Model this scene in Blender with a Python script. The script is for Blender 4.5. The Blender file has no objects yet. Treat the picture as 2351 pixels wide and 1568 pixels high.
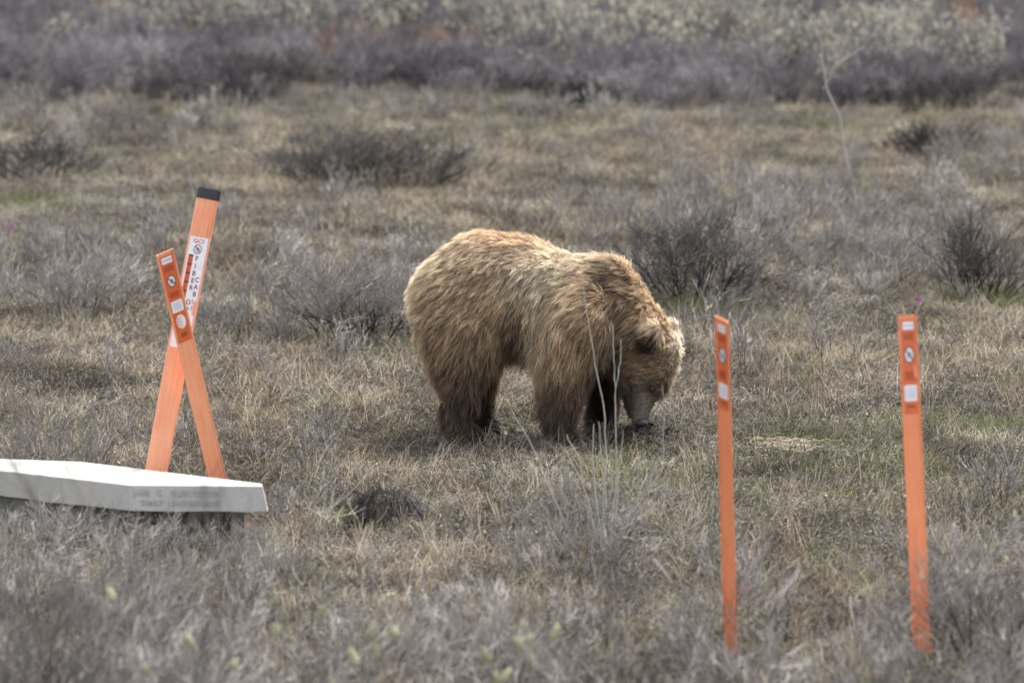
import bpy, bmesh, math
import numpy as np
from mathutils import Vector, Matrix, kdtree
from mathutils import noise as mnoise

SC = bpy.context.scene
COL = SC.collection
# ------------------------------------------------------------------ camera, light, exposure
F = 13500.0            # focal length in units of a 2351 px wide picture
H = 4.3                # camera height
D0 = 34.1
TH = math.atan(H / D0)
W2, H2 = 1175.5, 784.0
cam_d = bpy.data.cameras.new('camera')
cam = bpy.data.objects.new('camera', cam_d)
COL.objects.link(cam)
cam.location = (0, 0, H)
cam.rotation_euler = (math.radians(90) - TH, 0, 0)
cam_d.sensor_width = 36.0
cam_d.lens = F / 2351.0 * 36.0
cam_d.clip_start = 0.5
cam_d.clip_end = 2000
cam_d.dof.use_dof = True
cam_d.dof.focus_distance = 30.1
cam_d.dof.aperture_fstop = 2.9
SC.camera = cam

SUN_EL, SUN_AZ = math.radians(62), math.radians(35)   # azimuth from +Y (away) towards +X (right)
w = bpy.data.worlds.new('World')
SC.world = w
w.use_nodes = True
nt = w.node_tree
sky = nt.nodes.new('ShaderNodeTexSky')
sky.sky_type = 'NISHITA'
sky.sun_disc = False
sky.sun_elevation = SUN_EL
sky.sun_rotation = SUN_AZ
sky.air_density = 1.0
sky.dust_density = 3.0
bg = nt.nodes['Background']
hs = nt.nodes.new('ShaderNodeHueSaturation')      # thin high cloud: a whiter sky
hs.inputs['Saturation'].default_value = .30
nt.links.new(sky.outputs[0], hs.inputs['Color'])
nt.links.new(hs.outputs[0], bg.inputs[0])
bg.inputs[1].default_value = 0.15
sl = bpy.data.lights.new('sun', 'SUN')
so = bpy.data.objects.new('sun', sl)
COL.objects.link(so)
sl.energy = 2.0
sl.angle = math.radians(9.0)
sl.color = (1.0, 0.95, 0.88)
sd = Vector((math.sin(SUN_AZ) * math.cos(SUN_EL), math.cos(SUN_AZ) * math.cos(SUN_EL), math.sin(SUN_EL)))
so.rotation_euler = sd.to_track_quat('Z', 'Y').to_euler()
so.location = (5, 40, 20)
vs = SC.view_settings
vs.view_transform = 'Standard'
vs.look = 'None'
vs.exposure = 1.68
vs.gamma = 1.0
SC.cycles.max_bounces = 4
SC.cycles.diffuse_bounces = 2
SC.cycles.transmission_bounces = 3

# ------------------------------------------------------------------ picture <-> place
def ray(px, py):
    x = (px - W2) / F
    y = (H2 - py) / F
    c, s = math.cos(TH), math.sin(TH)
    return np.array([x, c + y * s, -s + y * c])

def at(px, py, Y):
    r = ray(px, py)
    t = Y / r[1]
    return np.array([r[0] * t, Y, H + r[2] * t])

def atz(px, py, z=0.0):
    r = ray(px, py)
    t = (z - H) / r[2]
    return np.array([r[0] * t, r[1] * t, z])

def proj(x, y, z):
    c, s = math.cos(TH), math.sin(TH)
    dy = y
    dz = z - H
    dep = dy * c - dz * s
    up = dy * s + dz * c
    return W2 + F * x / dep, H2 - F * up / dep

rng = np.random.default_rng(7)

def gz(x, y):
    """ground height, works on arrays"""
    x = np.asarray(x, float); y = np.asarray(y, float)
    z = 0.035 * np.sin(x * 1.7 + 0.6 * y) * np.cos(y * 1.3 - 0.5 * x)
    z = z + 0.022 * np.sin(x * 4.1 + 1.3) * np.sin(y * 3.3 + 0.7 * x)
    z = z + 0.012 * np.sin(x * 9.3 - y * 4.0) * np.sin(y * 8.1 + x * 2.2)
    z = z + 0.007 * np.sin(x * 21.0 + y * 7) * np.sin(y * 17.0 - x * 5)
    return z

# ------------------------------------------------------------------ helpers
def tag(o, label=None, cat=None, group=None, kind=None):
    if label: o['label'] = label
    if cat: o['category'] = cat
    if group: o['group'] = group
    if kind: o['kind'] = kind
    return o

def empty(name, loc=(0, 0, 0), parent=None):
    o = bpy.data.objects.new(name, None)
    COL.objects.link(o)
    o.location = loc
    o.empty_display_size = 0.1
    if parent: o.parent = parent
    return o

class MB:
    """collects verts / faces with a per-vertex tint, builds one mesh"""
    def __init__(s):
        s.v, s.f, s.t = [], [], []
    def add(s, vs, fs, tint=0.5):
        n = len(s.v)
        s.v.extend([tuple(a) for a in vs])
        s.f.extend([tuple(i + n for i in f) for f in fs])
        if np.isscalar(tint): s.t.extend([tint] * len(vs))
        else: s.t.extend(list(tint))
    def tube(s, pts, rad, sides=3, tint=0.5, cap=True):
        pts = [Vector(p) for p in pts]
        n = len(pts)
        vs = []
        up = Vector((0.31, 0.17, 0.93))
        for i, p in enumerate(pts):
            d = (pts[min(i + 1, n - 1)] - pts[max(i - 1, 0)])
            if d.length < 1e-9: d = Vector((0, 0, 1))
            d.normalize()
            a = d.cross(up)
            if a.length < 1e-3: a = d.cross(Vector((1, 0, 0)))
            a.normalize()
            b = d.cross(a)
            r = rad[i]
            for k in range(sides):
                an = 2 * math.pi * k / sides
                vs.append(p + a * (r * math.cos(an)) + b * (r * math.sin(an)))
        fs = []
        for i in range(n - 1):
            for k in range(sides):
                k2 = (k + 1) % sides
                fs.append((i * sides + k, i * sides + k2, (i + 1) * sides + k2, (i + 1) * sides + k))
        if cap:
            fs.append(tuple(range(sides))[::-1])
            fs.append(tuple((n - 1) * sides + k for k in range(sides)))
        s.add(vs, fs, tint)
    def box(s, lo, hi, tint=0.5):
        x0, y0, z0 = lo; x1, y1, z1 = hi
        vs = [(x0,y0,z0),(x1,y0,z0),(x1,y1,z0),(x0,y1,z0),(x0,y0,z1),(x1,y0,z1),(x1,y1,z1),(x0,y1,z1)]
        s.add(vs, [(0,3,2,1),(4,5,6,7),(0,1,5,4),(1,2,6,5),(2,3,7,6),(3,0,4,7)], tint)
    def mesh(s, name, mat=None, smooth=False):
        me = bpy.data.meshes.new(name)
        me.from_pydata(s.v, [], s.f)
        a = me.attributes.new('tint', 'FLOAT', 'POINT')
        a.data.foreach_set('value', np.array(s.t, dtype=np.float32))
        if mat: me.materials.append(mat)
        if smooth: me.polygons.foreach_set('use_smooth', np.ones(len(me.polygons), dtype=bool))
        me.update()
        return me
    def build(s, name, mat, parent=None, smooth=False):
        return link(name, s.mesh(name, mat, smooth), parent)

def link(name, me, parent=None):
    o = bpy.data.objects.new(name, me)
    COL.objects.link(o)
    if parent: o.parent = parent
    return o

# ------------------------------------------------------------------ materials
def new_mat(name):
    m = bpy.data.materials.new(name)
    m.use_nodes = True
    n = m.node_tree
    return m, n, n.nodes['Principled BSDF']

def ramp(n, stops):
    r = n.nodes.new('ShaderNodeValToRGB')
    e = r.color_ramp.elements
    while len(e) > 1: e.remove(e[-1])
    e[0].position = stops[0][0]; e[0].color = (*stops[0][1], 1)
    for p, c in stops[1:]:
        k = e.new(p); k.color = (*c, 1)
    return r

def mth(n, op, a, b=None):
    m = n.nodes.new('ShaderNodeMath'); m.operation = op
    for i, v in enumerate((a, b)):
        if v is None: continue
        if isinstance(v, (int, float)): m.inputs[i].default_value = v
        else: n.links.new(v, m.inputs[i])
    return m.outputs[0]

def plant_mat(name, stops, wt=0.6, wr=0.25, wn=0.3, nscale=1.2, trans=0.25, rough=0.75):
    """colour from the tint stored per blade, a random number per clump and world-space patches"""
    m, n, b = new_mat(name)
    at_ = n.nodes.new('ShaderNodeAttribute'); at_.attribute_name = 'tint'
    oi = n.nodes.new('ShaderNodeObjectInfo')
    g = n.nodes.new('ShaderNodeNewGeometry')
    ns = n.nodes.new('ShaderNodeTexNoise'); ns.inputs['Scale'].default_value = nscale; ns.inputs['Detail'].default_value = 3
    n.links.new(g.outputs['Position'], ns.inputs['Vector'])
    v = mth(n, 'MULTIPLY', at_.outputs['Fac'], wt)
    v = mth(n, 'ADD', v, mth(n, 'MULTIPLY', oi.outputs['Random'], wr))
    v2 = mth(n, 'MULTIPLY', mth(n, 'SUBTRACT', ns.outputs['Fac'], 0.5), wn * 2.2)
    v = mth(n, 'ADD', v, v2)
    v = mth(n, 'ADD', v, 0.08)
    r = ramp(n, stops)
    n.links.new(v, r.inputs[0])
    n.links.new(r.outputs[0], b.inputs['Base Color'])
    b.inputs['Roughness'].default_value = rough
    b.inputs['Specular IOR Level'].default_value = 0.25
    if trans > 0:
        tr = n.nodes.new('ShaderNodeBsdfTranslucent')
        n.links.new(r.outputs[0], tr.inputs[0])
        mx = n.nodes.new('ShaderNodeMixShader'); mx.inputs[0].default_value = trans
        out = n.nodes['Material Output']
        n.links.new(b.outputs[0], mx.inputs[1]); n.links.new(tr.outputs[0], mx.inputs[2])
        n.links.new(mx.outputs[0], out.inputs[0])
    return m

M = {}
M['straw'] = plant_mat('straw_grass', [(0, (.085,.068,.048)), (.3, (.215,.175,.122)), (.65, (.45,.375,.265)), (1, (.74,.67,.52))], trans=.3, wn=.45)
M['litter'] = plant_mat('dead_litter', [(0, (.03,.025,.021)), (.35, (.105,.091,.072)), (.65, (.23,.20,.16)), (.92, (.44,.395,.33)), (1, (.62,.58,.51))], trans=.15, wn=.4)
M['green'] = plant_mat('green_grass', [(0, (.04,.055,.018)), (.45, (.095,.125,.04)), (.8, (.17,.195,.07)), (1, (.28,.28,.13))], trans=.3, wn=.12)
M['heath'] = plant_mat('red_brown_heath', [(0, (.045,.028,.025)), (.5, (.13,.08,.062)), (1, (.26,.18,.14))], trans=.1)
M['twig'] = plant_mat('grey_twig', [(0, (.037,.033,.031)), (.4, (.125,.113,.105)), (.75, (.29,.267,.245)), (1, (.53,.495,.455))], trans=0)
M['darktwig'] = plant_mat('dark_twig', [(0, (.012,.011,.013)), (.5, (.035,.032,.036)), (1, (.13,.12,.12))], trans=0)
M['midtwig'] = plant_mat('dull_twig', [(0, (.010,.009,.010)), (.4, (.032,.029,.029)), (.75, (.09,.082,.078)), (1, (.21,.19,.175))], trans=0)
M['thicket'] = plant_mat('thicket_twig', [(0, (.013,.013,.017)), (.35, (.046,.043,.049)), (.7, (.155,.143,.152)), (1, (.33,.305,.30))], trans=0, nscale=.35)
M['orangetwig'] = plant_mat('orange_twig', [(0, (.08,.045,.03)), (.5, (.22,.13,.085)), (1, (.36,.23,.15))], trans=0)
M['stalk'] = plant_mat('green_grey_stalk', [(0, (.13,.13,.11)), (.5, (.30,.30,.25)), (1, (.46,.45,.39))], trans=0)
M['sapling'] = plant_mat('sapling_bark', [(0, (.15,.13,.13)), (.5, (.31,.27,.26)), (1, (.44,.39,.37))], trans=0)
M['catkin'] = plant_mat('catkin', [(0, (.24,.235,.17)), (.5, (.45,.43,.33)), (1, (.68,.64,.52))], trans=.3)
M['yellow'] = plant_mat('yellow_catkin', [(0, (.30,.295,.18)), (1, (.44,.43,.29))], trans=.3)

def simple(name, col, rough=.6, nz=.15, scale=30, bump=0, col2=None):
    m, n, b = new_mat(name)
    g = n.nodes.new('ShaderNodeTexCoord')
    ns = n.nodes.new('ShaderNodeTexNoise'); ns.inputs['Scale'].default_value = scale; ns.inputs['Detail'].default_value = 5
    n.links.new(g.outputs['Object'], ns.inputs['Vector'])
    c2 = col2 or tuple(max(0, c * (1 - 2 * nz)) for c in col)
    r = ramp(n, [(.3, c2), (.65, col)])
    n.links.new(ns.outputs['Fac'], r.inputs[0])
    n.links.new(r.outputs[0], b.inputs['Base Color'])
    b.inputs['Roughness'].default_value = rough
    if bump:
        bp = n.nodes.new('ShaderNodeBump'); bp.inputs['Strength'].default_value = bump; bp.inputs['Distance'].default_value = .01
        n.links.new(ns.outputs['Fac'], bp.inputs['Height'])
        n.links.new(bp.outputs[0], b.inputs['Normal'])
    return m

# ground
def ground_mat():
    m, n, b = new_mat('tundra_soil')
    g = n.nodes.new('ShaderNodeNewGeometry')
    n1 = n.nodes.new('ShaderNodeTexNoise'); n1.inputs['Scale'].default_value = .9; n1.inputs['Detail'].default_value = 6
    n2 = n.nodes.new('ShaderNodeTexNoise'); n2.inputs['Scale'].default_value = 45; n2.inputs['Detail'].default_value = 4
    for q in (n1, n2): n.links.new(g.outputs['Position'], q.inputs['Vector'])
    r1 = ramp(n, [(.35, (.06,.045,.032)), (.5, (.085,.068,.045)), (.62, (.075,.075,.038))])
    r2 = ramp(n, [(.3, (.4,.4,.4)), (.5, (1,1,1)), (.7, (2.2,2.0,1.8))])
    n.links.new(n1.outputs['Fac'], r1.inputs[0]); n.links.new(n2.outputs['Fac'], r2.inputs[0])
    mx = n.nodes.new('ShaderNodeMix'); mx.data_type = 'RGBA'; mx.blend_type = 'MULTIPLY'; mx.inputs[0].default_value = 1
    n.links.new(r1.outputs[0], mx.inputs[6]); n.links.new(r2.outputs[0], mx.inputs[7])
    n.links.new(mx.outputs[2], b.inputs['Base Color'])
    b.inputs['Roughness'].default_value = .95
    b.inputs['Specular IOR Level'].default_value = .1
    bp = n.nodes.new('ShaderNodeBump'); bp.inputs['Strength'].default_value = .8; bp.inputs['Distance'].default_value = .02
    n.links.new(n2.outputs['Fac'], bp.inputs['Height']); n.links.new(bp.outputs[0], b.inputs['Normal'])
    return m
M['ground'] = ground_mat()

def make_ground():
    xs = np.concatenate([[-600, -300, -120, -60, -30, -18], np.arange(-10, 10.01, .09), [18, 30, 60, 120, 300, 600]])
    ys = np.concatenate([[-200, -60, 0, 10], np.arange(16, 66, .09), [70, 75, 85, 100, 140, 200, 350, 700, 1400]])
    X, Y = np.meshgrid(xs, ys)
    Z = gz(X, Y)
    Z[(np.abs(X) > 15) | (Y < 14) | (Y > 80)] = 0
    v = np.stack([X, Y, Z], -1).reshape(-1, 3)
    nx, ny = len(xs), len(ys)
    i = np.arange(ny - 1)[:, None] * nx + np.arange(nx - 1)[None]
    f = np.stack([i, i + 1, i + 1 + nx, i + nx], -1).reshape(-1, 4)
    me = bpy.data.meshes.new('ground')
    me.vertices.add(len(v)); me.vertices.foreach_set('co', v.ravel())
    me.loops.add(f.size); me.loops.foreach_set('vertex_index', f.ravel().astype(np.int32))
    me.polygons.add(len(f)); me.polygons.foreach_set('loop_start', np.arange(0, f.size, 4, dtype=np.int32))
    me.polygons.foreach_set('use_smooth', np.ones(len(f), dtype=bool))
    me.update(calc_edges=True)
    me.materials.append(M['ground'])
    tag(link('ground', me), kind='structure')
make_ground()

# ------------------------------------------------------------------ small plants (sources of the ground cover)
def blade(mb, base, h, lean, az, wdt, tint, droop=.3, seg=3):
    """one grass blade, a tapering ribbon folded along its length"""
    d = np.array([math.cos(az), math.sin(az), 0.0])
    s = np.array([-math.sin(az + .6), math.cos(az + .6), 0.0])
    vs = []
    for k in range(seg + 1):
        t = k / seg
        p = np.array(base) + d * (h * (lean * t + droop * t * t)) + np.array([0, 0, h * (t - .45 * droop * t * t)])
        if k < seg:
            ww = wdt * (1 - .75 * t) * .5
            vs += [p - s * ww, p + s * ww]
        else:
            vs.append(p)
    fs = [(2*k, 2*k+1, 2*k+3, 2*k+2) for k in range(seg - 1)] + [(2*seg-2, 2*seg-1, 2*seg)]
    mb.add(vs, fs, tint)

def tuft(n, rad, h0, h1, lean, wdt, droop=.4, r=rng, head=0):
    mb = MB()
    for _ in range(n):
        a = r.uniform(0, 6.283); q = rad * math.sqrt(r.uniform())
        h = r.uniform(h0, h1)
        blade(mb, (q * math.cos(a), q * math.sin(a), -.02), h, r.uniform(0, lean), r.uniform(0, 6.283), wdt * r.uniform(.7, 1.3), float(r.uniform()), droop * r.uniform(.3, 1.6))
    return mb

def litter(n, rad, r=rng):
    """lying dead blades, bits of stem and pale flakes"""
    mb = MB()
    for _ in range(n):
        a = r.uniform(0, 6.283); q = rad * math.sqrt(r.uniform())
        L = r.uniform(.02, .07); az = r.uniform(0, 6.283)
        z = r.uniform(0, .035); el = r.uniform(-.15, 1.1)
        p0 = np.array([q * math.cos(a), q * math.sin(a), z])
        d = np.array([math.cos(az) * math.cos(el), math.sin(az) * math.cos(el), math.sin(el)])
        p1 = p0 + d * L * .5 + np.array([0, 0, r.uniform(0, .012)])
        p2 = p0 + d * L
        p2[2] -= .01
        mb.tube([p0, p1, p2], [.0013, .0012, .0005], 3, float(r.uniform(0, .95)), cap=False)
    for _ in range(n // 25):   # small curled leaves
        a = r.uniform(0, 6.283); q = rad * math.sqrt(r.uniform()); s = r.uniform(.003, .007)
        p = np.array([q * math.cos(a), q * math.sin(a), r.uniform(.01, .05)])
        u = r.normal(size=3); u /= np.linalg.norm(u); v = np.cross(u, r.normal(size=3)); v /= np.linalg.norm(v)
        nn = np.cross(u, v)
        mb.add([p - u * s * 1.6, p + v * s + nn * s * .4, p + u * s * 1.6, p - v * s + nn * s * .4], [(0, 1, 2), (0, 2, 3)], float(r.choice([.2, .4, .6, .9])))
    return mb

def grow(r, p, d, L, rad, depth, out, sid=0, wig=.25, up=.1, kids=(3, 5), shrink=.62, seg=4, spread=.7):
    """a branching stem, collected as polylines with radii"""
    pts = [np.array(p, float)]; d = np.array(d, float); d /= np.linalg.norm(d)
    rads = [rad]
    for k in range(seg):
        d = d + r.normal(size=3) * wig * .5 + np.array([0, 0, up * .4])
        d /= np.linalg.norm(d)
        pts.append(pts[-1] + d * L / seg)
        rads.append(max(rad * (1 - .62 * (k + 1) / seg), .0007))
    out.append((pts, rads, depth, sid))
    if depth <= 0: return
    for _ in range(r.integers(kids[0], kids[1] + 1)):
        t = r.uniform(.25, 1.0) * seg
        i = min(int(t), seg - 1); fr = t - i
        q = pts[i] * (1 - fr) + pts[i + 1] * fr
        dd = pts[i + 1] - pts[i]; dd /= np.linalg.norm(dd)
        nd = dd + r.normal(size=3) * spread
        nd[2] = abs(nd[2]) * .8 + .1 if r.uniform() < .8 else nd[2]
        rr = (rads[i] * (1 - fr) + rads[i + 1] * fr) * .7
        grow(r, q, nd, L * shrink * r.uniform(.7, 1.2), max(rr, .0008), depth - 1, out, sid, wig, up, kids, shrink, max(2, seg - 1), spread)

def shrub_lines(seed, stems, hgt, spread=.8, depth=3, rad=.006, base=.06, kids=(3, 5), wig=.3, up=.12, bend=.7):
    r = np.random.default_rng(seed)
    out = []
    for k in range(stems):
        az = 6.283 * (k + r.uniform()) / stems
        e = r.uniform(.1, 1) * spread
        d = (math.cos(az) * e, math.sin(az) * e, 1)
        grow(r, (math.cos(az) * base * e, math.sin(az) * base * e, -.03), d, hgt * r.uniform(.45, .65), rad * r.uniform(.7, 1.1), depth, out, k, wig, up, kids, .66, 4, bend)
    return out

def lines_mb(lines, dmin, dmax, tint0=.2, tint1=.9, rmin=.0, r=None, top=3):
    r = r or np.random.default_rng(3)
    mb = MB()
    for pts, rads, dep, sid in lines:
        if not (dmin <= dep <= dmax): continue
        t = tint1 + (tint0 - tint1) * dep / max(top, 1) + r.uniform(-.18, .18)
        mb.tube(pts, [max(q, rmin) for q in rads], 3 if dep < 3 else 5, float(t), cap=False)
    return mb

def catkins(mb, lines, n, L=.03, rad=.006, r=None, tint=(.1, 1)):
    r = r or np.random.default_rng(5)
    tips = [l for l in lines if l[2] <= 1]
    for _ in range(n):
        pts, _, _, _ = tips[r.integers(len(tips))]
        i = r.integers(1, len(pts))
        p = pts[i]
        d = np.array([r.normal() * .35, r.normal() * .35, 1.0]); d /= np.linalg.norm(d)
        l = L * r.uniform(.7, 1.3)
        q = [p, p + d * l * .25, p + d * l * .7, p + d * l]
        mb.tube(q, [rad * .4, rad, rad * .8, rad * .15], 5, float(r.uniform(*tint)), cap=False)

HIDDEN = {}
def source(colname, mb_or_mesh, mat):
    """adds a source mesh to a collection that only the ground cover's nodes use"""
    c = HIDDEN.get(colname) or bpy.data.collections.new(colname)
    HIDDEN[colname] = c
    me = mb_or_mesh.mesh(colname, mat) if isinstance(mb_or_mesh, MB) else mb_or_mesh
    o = bpy.data.objects.new('%s_clump' % colname, me)
    c.objects.link(o)

def scatter(name, colname, pts, scl, rotz, tilt, label, cat):
    """one object of ground cover: clumps set on given points by geometry nodes"""
    n = len(pts)
    me = bpy.data.meshes.new(name)
    me.vertices.add(n); me.vertices.foreach_set('co', np.asarray(pts, np.float32).ravel())
    k = len(HIDDEN[colname].objects)
    r = np.random.default_rng(len(name) + n)
    rot = np.stack([r.normal(size=n) * tilt, r.normal(size=n) * tilt, rotz], -1).astype(np.float32)
    a = me.attributes.new('rot', 'FLOAT_VECTOR', 'POINT'); a.data.foreach_set('vector', rot.ravel())
    a = me.attributes.new('scl', 'FLOAT', 'POINT'); a.data.foreach_set('value', np.asarray(scl, np.float32))
    a = me.attributes.new('idx', 'INT', 'POINT'); a.data.foreach_set('value', r.integers(0, k, n).astype(np.int32))
    o = link(name, me)
    ng = bpy.data.node_groups.new(name, 'GeometryNodeTree')
    ng.interface.new_socket('Geometry', in_out='INPUT', socket_type='NodeSocketGeometry')
    ng.interface.new_socket('Geometry', in_out='OUTPUT', socket_type='NodeSocketGeometry')
    N = ng.nodes; L = ng.links
    gi = N.new('NodeGroupInput'); go = N.new('NodeGroupOutput')
    ip = N.new('GeometryNodeInstanceOnPoints')
    ci = N.new('GeometryNodeCollectionInfo'); ci.inputs[0].default_value = HIDDEN[colname]
    ci.inputs['Separate Children'].default_value = True; ci.inputs['Reset Children'].default_value = True
    def named(nm, ty):
        q = N.new('GeometryNodeInputNamedAttribute'); q.data_type = ty; q.inputs[0].default_value = nm
        return q.outputs[0]
    L.new(gi.outputs[0], ip.inputs['Points']); L.new(ci.outputs[0], ip.inputs['Instance'])
    ip.inputs['Pick Instance'].default_value = True
    L.new(named('idx', 'INT'), ip.inputs['Instance Index'])
    L.new(named('rot', 'FLOAT_VECTOR'), ip.inputs['Rotation'])
    L.new(named('scl', 'FLOAT'), ip.inputs['Scale'])
    L.new(ip.outputs[0], go.inputs[0])
    md = o.modifiers.new('cover', 'NODES'); md.node_group = ng
    return tag(o, label, cat, kind='stuff')

def fbm(x, y, s, seed):
    q = np.zeros_like(x)
    a = 1.0; tot = 0
    for k in range(4):
        ph = seed * 1.7 + k * 2.3
        q += a * np.sin(x * s + ph + 1.3 * np.sin(y * s * .9 + ph * 2)) * np.sin(y * s * 1.1 - ph * 1.4 + 1.1 * np.sin(x * s * .8 - ph))
        tot += a; a *= .6; s *= 2.1
    return q / tot

def region_points(density, dfun, y0=18.5, y1=68, margin=1.2, seed=1):
    """points over the ground the picture shows (and a margin), kept with probability dfun(px, py, x, y)"""
    r = np.random.default_rng(seed)
    wmax = y1 * W2 / F + margin
    n = int(density * 2 * wmax * (y1 - y0))
    x = r.uniform(-wmax, wmax, n); y = r.uniform(y0, y1, n)
    k = np.abs(x) < y * W2 / F + margin
    x, y = x[k], y[k]
    px, py = proj(x, y, np.zeros_like(x))
    k = r.uniform(size=len(x)) < dfun(px, py, x, y)
    x, y = x[k], y[k]
    return np.stack([x, y, gz(x, y)], -1), r

def bump(px, py, cx, cy, rx, ry):
    return np.exp(-((px - cx) / rx) ** 2 - ((py - cy) / ry) ** 2)

def sstep(v, a, b):
    t = np.clip((v - a) / (b - a), 0, 1)
    return t * t * (3 - 2 * t)

# no tall plants where the bear and the slab stand
slab_c = atz(250, 1100, .27)
def clear(x, y):
    c = np.ones_like(x)
    c[(np.abs(x - .1) < .62) & (np.abs(y - 30.1) < .3)] = .0
    return c
def clear_slab(x, y):
    c = np.ones_like(x)
    c[(x < -1.12) & (y > 26.45) & (y < 27.3)] = 0
    c[(np.abs(x + .58) < .14) & (np.abs(y - 27.1) < .25)] = 0
    for q in (.90, 1.66): c[(np.abs(x - q) < .07) & (y > 22.9) & (y < 24.2)] *= .25
    return c

for k in range(5): source('litter', litter(230, .16), M['litter'])
for k in range(5): source('straw', tuft(46, .10, .06, .17, .7, .0034, .45), M['straw'])
for k in range(4): source('wisp', tuft(8, .07, .12, .30, .6, .0030, .35), M['straw'])
for k in range(4): source('green', tuft(70, .12, .025, .075, .8, .0035, .4), M['green'])
for k in range(4):
    L_ = shrub_lines(40 + k, 9, .11, 1.3, 2, .0018, .08, (3, 5))
    source('heath', lines_mb(L_, 0, 2, .2, .8, .0010, top=2), M['heath'])
TW = []
for k in range(5):
    L_ = shrub_lines(60 + k, 7, .30, .55, 3, .0026, .07, (2, 3), up=.38, bend=.42, wig=.22)
    TW.append(L_)
    source('scrub', lines_mb(L_, 0, 3, .15, .85, .0011), M['twig'])
for k in range(5):
    L_ = shrub_lines(80 + k, 12, .55, .5, 3, .004, .16, (3, 4), up=.25, bend=.5)
    source('thicket', lines_mb(L_, 0, 3, .1, .85, .0020), M['thicket'])
for k in range(3):
    L_ = shrub_lines(90 + k, 10, .5, .4, 2, .004, .14, (4, 6), up=.3, bend=.45)
    source('orange', lines_mb(L_, 0, 3, .2, .8, .002), M['orangetwig'])
for k in range(4):
    L_ = shrub_lines(95 + k, 9, .6, .4, 2, .004, .14, (4, 6), up=.3, bend=.45)
    mb = lines_mb(L_, 0, 3, .1, .8, .002)
    me = mb.mesh('catkin', M['thicket'])
    c = MB(); catkins(c, L_, 90, .055, .0135, np.random.default_rng(k))
    nb = len(me.vertices)
    mm = MB(); mm.v = mb.v + c.v; mm.t = mb.t + c.t; mm.f = mb.f + [tuple(i + nb for i in f) for f in c.f]
    me = mm.mesh('catkin', M['thicket']); me.materials.append(M['catkin'])
    mi = np.zeros(len(me.polygons), np.int32); mi[len(mb.f):] = 1
    me.polygons.foreach_set('material_index', mi)
    source('catkin', me, None)

# green patches
def d_green(px, py, x, y):
    d = .20 + .45 * fbm(x, y, 1.6, 5)
    for c in ((110, 490, 110, 22, .9), (1950, 300, 450, 14, .8), (1250, 300, 200, 12, .7), (1700, 430, 400, 12, .6), (1580, 715, 90, 14, 1), (2250, 715, 140, 22, 1),
              (2150, 1000, 260, 26, 1), (1950, 1090, 380, 90, 1.0), (1850, 1180, 300, 30, .5), (1160, 980, 150, 20, .5), (950, 815, 60, 14, .9), (600, 600, 250, 25, .35), (600, 1330, 200, 50, .5),
              (1300, 1130, 500, 60, .45), (1900, 1320, 300, 60, .4), (300, 430, 350, 12, .5), (1030, 590, 200, 12, .4)):
        d = d + c[4] * bump(px, py, c[0], c[1], c[2], c[3])
    return np.clip(d, 0, 1) * clear_slab(x, y)
# litter everywhere
p, r = region_points(62, lambda px, py, x, y: (1 - .6 * np.clip(d_green(px, py, x, y) - .3, 0, 1)) * clear_slab(x, y), seed=11)
scatter('dead_grass_litter', 'litter', p, r.uniform(.8, 1.35, len(p)), r.uniform(0, 6.28, len(p)), .1, 'matted grey brown dead grass and twig litter covering the whole ground', 'ground litter')
# straw grass
def d_straw(px, py, x, y):
    d = .30 + .45 * fbm(x, y, 1.1, 3)
    d += .45 * bump(px, py, 1250, 430, 500, 110) + .35 * bump(px, py, 600, 880, 500, 100) + .4 * bump(px, py, 2000, 860, 400, 80) + .45 * bump(px, py, 1950, 350, 450, 80)
    d -= .45 * bump(px, py, 1950, 1080, 420, 90)
    d = np.where(py > 1190, d * .85, d) - .3 * np.clip(d_green(px, py, x, y) - .4, 0, 1)
    d = np.where(py < 270, d * .5, d)
    return np.clip(d, .05, 1) * clear(x, y) * clear_slab(x, y)
p, r = region_points(52, d_straw, seed=12)
scatter('straw_grass', 'straw', p, r.uniform(.7, 1.3, len(p)), r.uniform(0, 6.28, len(p)), .15, 'short dry straw coloured grass growing in tufts over the tundra', 'dry grass')
def d_wisp(px, py, x, y):
    d = .25 + .4 * fbm(x, y, .9, 8)
    d += .35 * bump(px, py, 600, 880, 500, 130) + .4 * bump(px, py, 2000, 860, 400, 80) + .3 * bump(px, py, 1400, 1080, 500, 100)
    d -= .5 * bump(px, py, 1950, 1080, 420, 90)
    return np.clip(d, .03, 1) * clear(x, y) * clear_slab(x, y)
p, r = region_points(34, d_wisp, seed=13)
scatter('grass_stalks', 'wisp', p, r.uniform(.6, 1.25, len(p)), r.uniform(0, 6.28, len(p)), .12, 'thin pale dead grass stalks standing singly above the shorter cover', 'dry grass')
p, r = region_points(70, d_green, seed=14)
scatter('green_grass', 'green', p, r.uniform(1.0, 2.0, len(p)), r.uniform(0, 6.28, len(p)), .1, 'short dull green grass and moss patches between the dead grass', 'green grass')
p, r = region_points(230, lambda px, py, x, y: np.clip(sum(bump(px, py, a, b, c, d) for a, b, c, d in ((1575, 716, 60, 9), (2250, 712, 110, 12), (110, 490, 80, 14), (945, 818, 45, 9), (2200, 1000, 170, 16), (1080, 1000, 40, 8))), 0, 1) * (np.random.default_rng(2).uniform(size=len(x)) < .8), seed=24)
scatter('fresh_grass', 'green', p, r.uniform(1.4, 2.6, len(p)), r.uniform(0, 6.28, len(p)), .1, 'brighter fresh green grass at the feet of the dark bushes', 'green grass')
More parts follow.
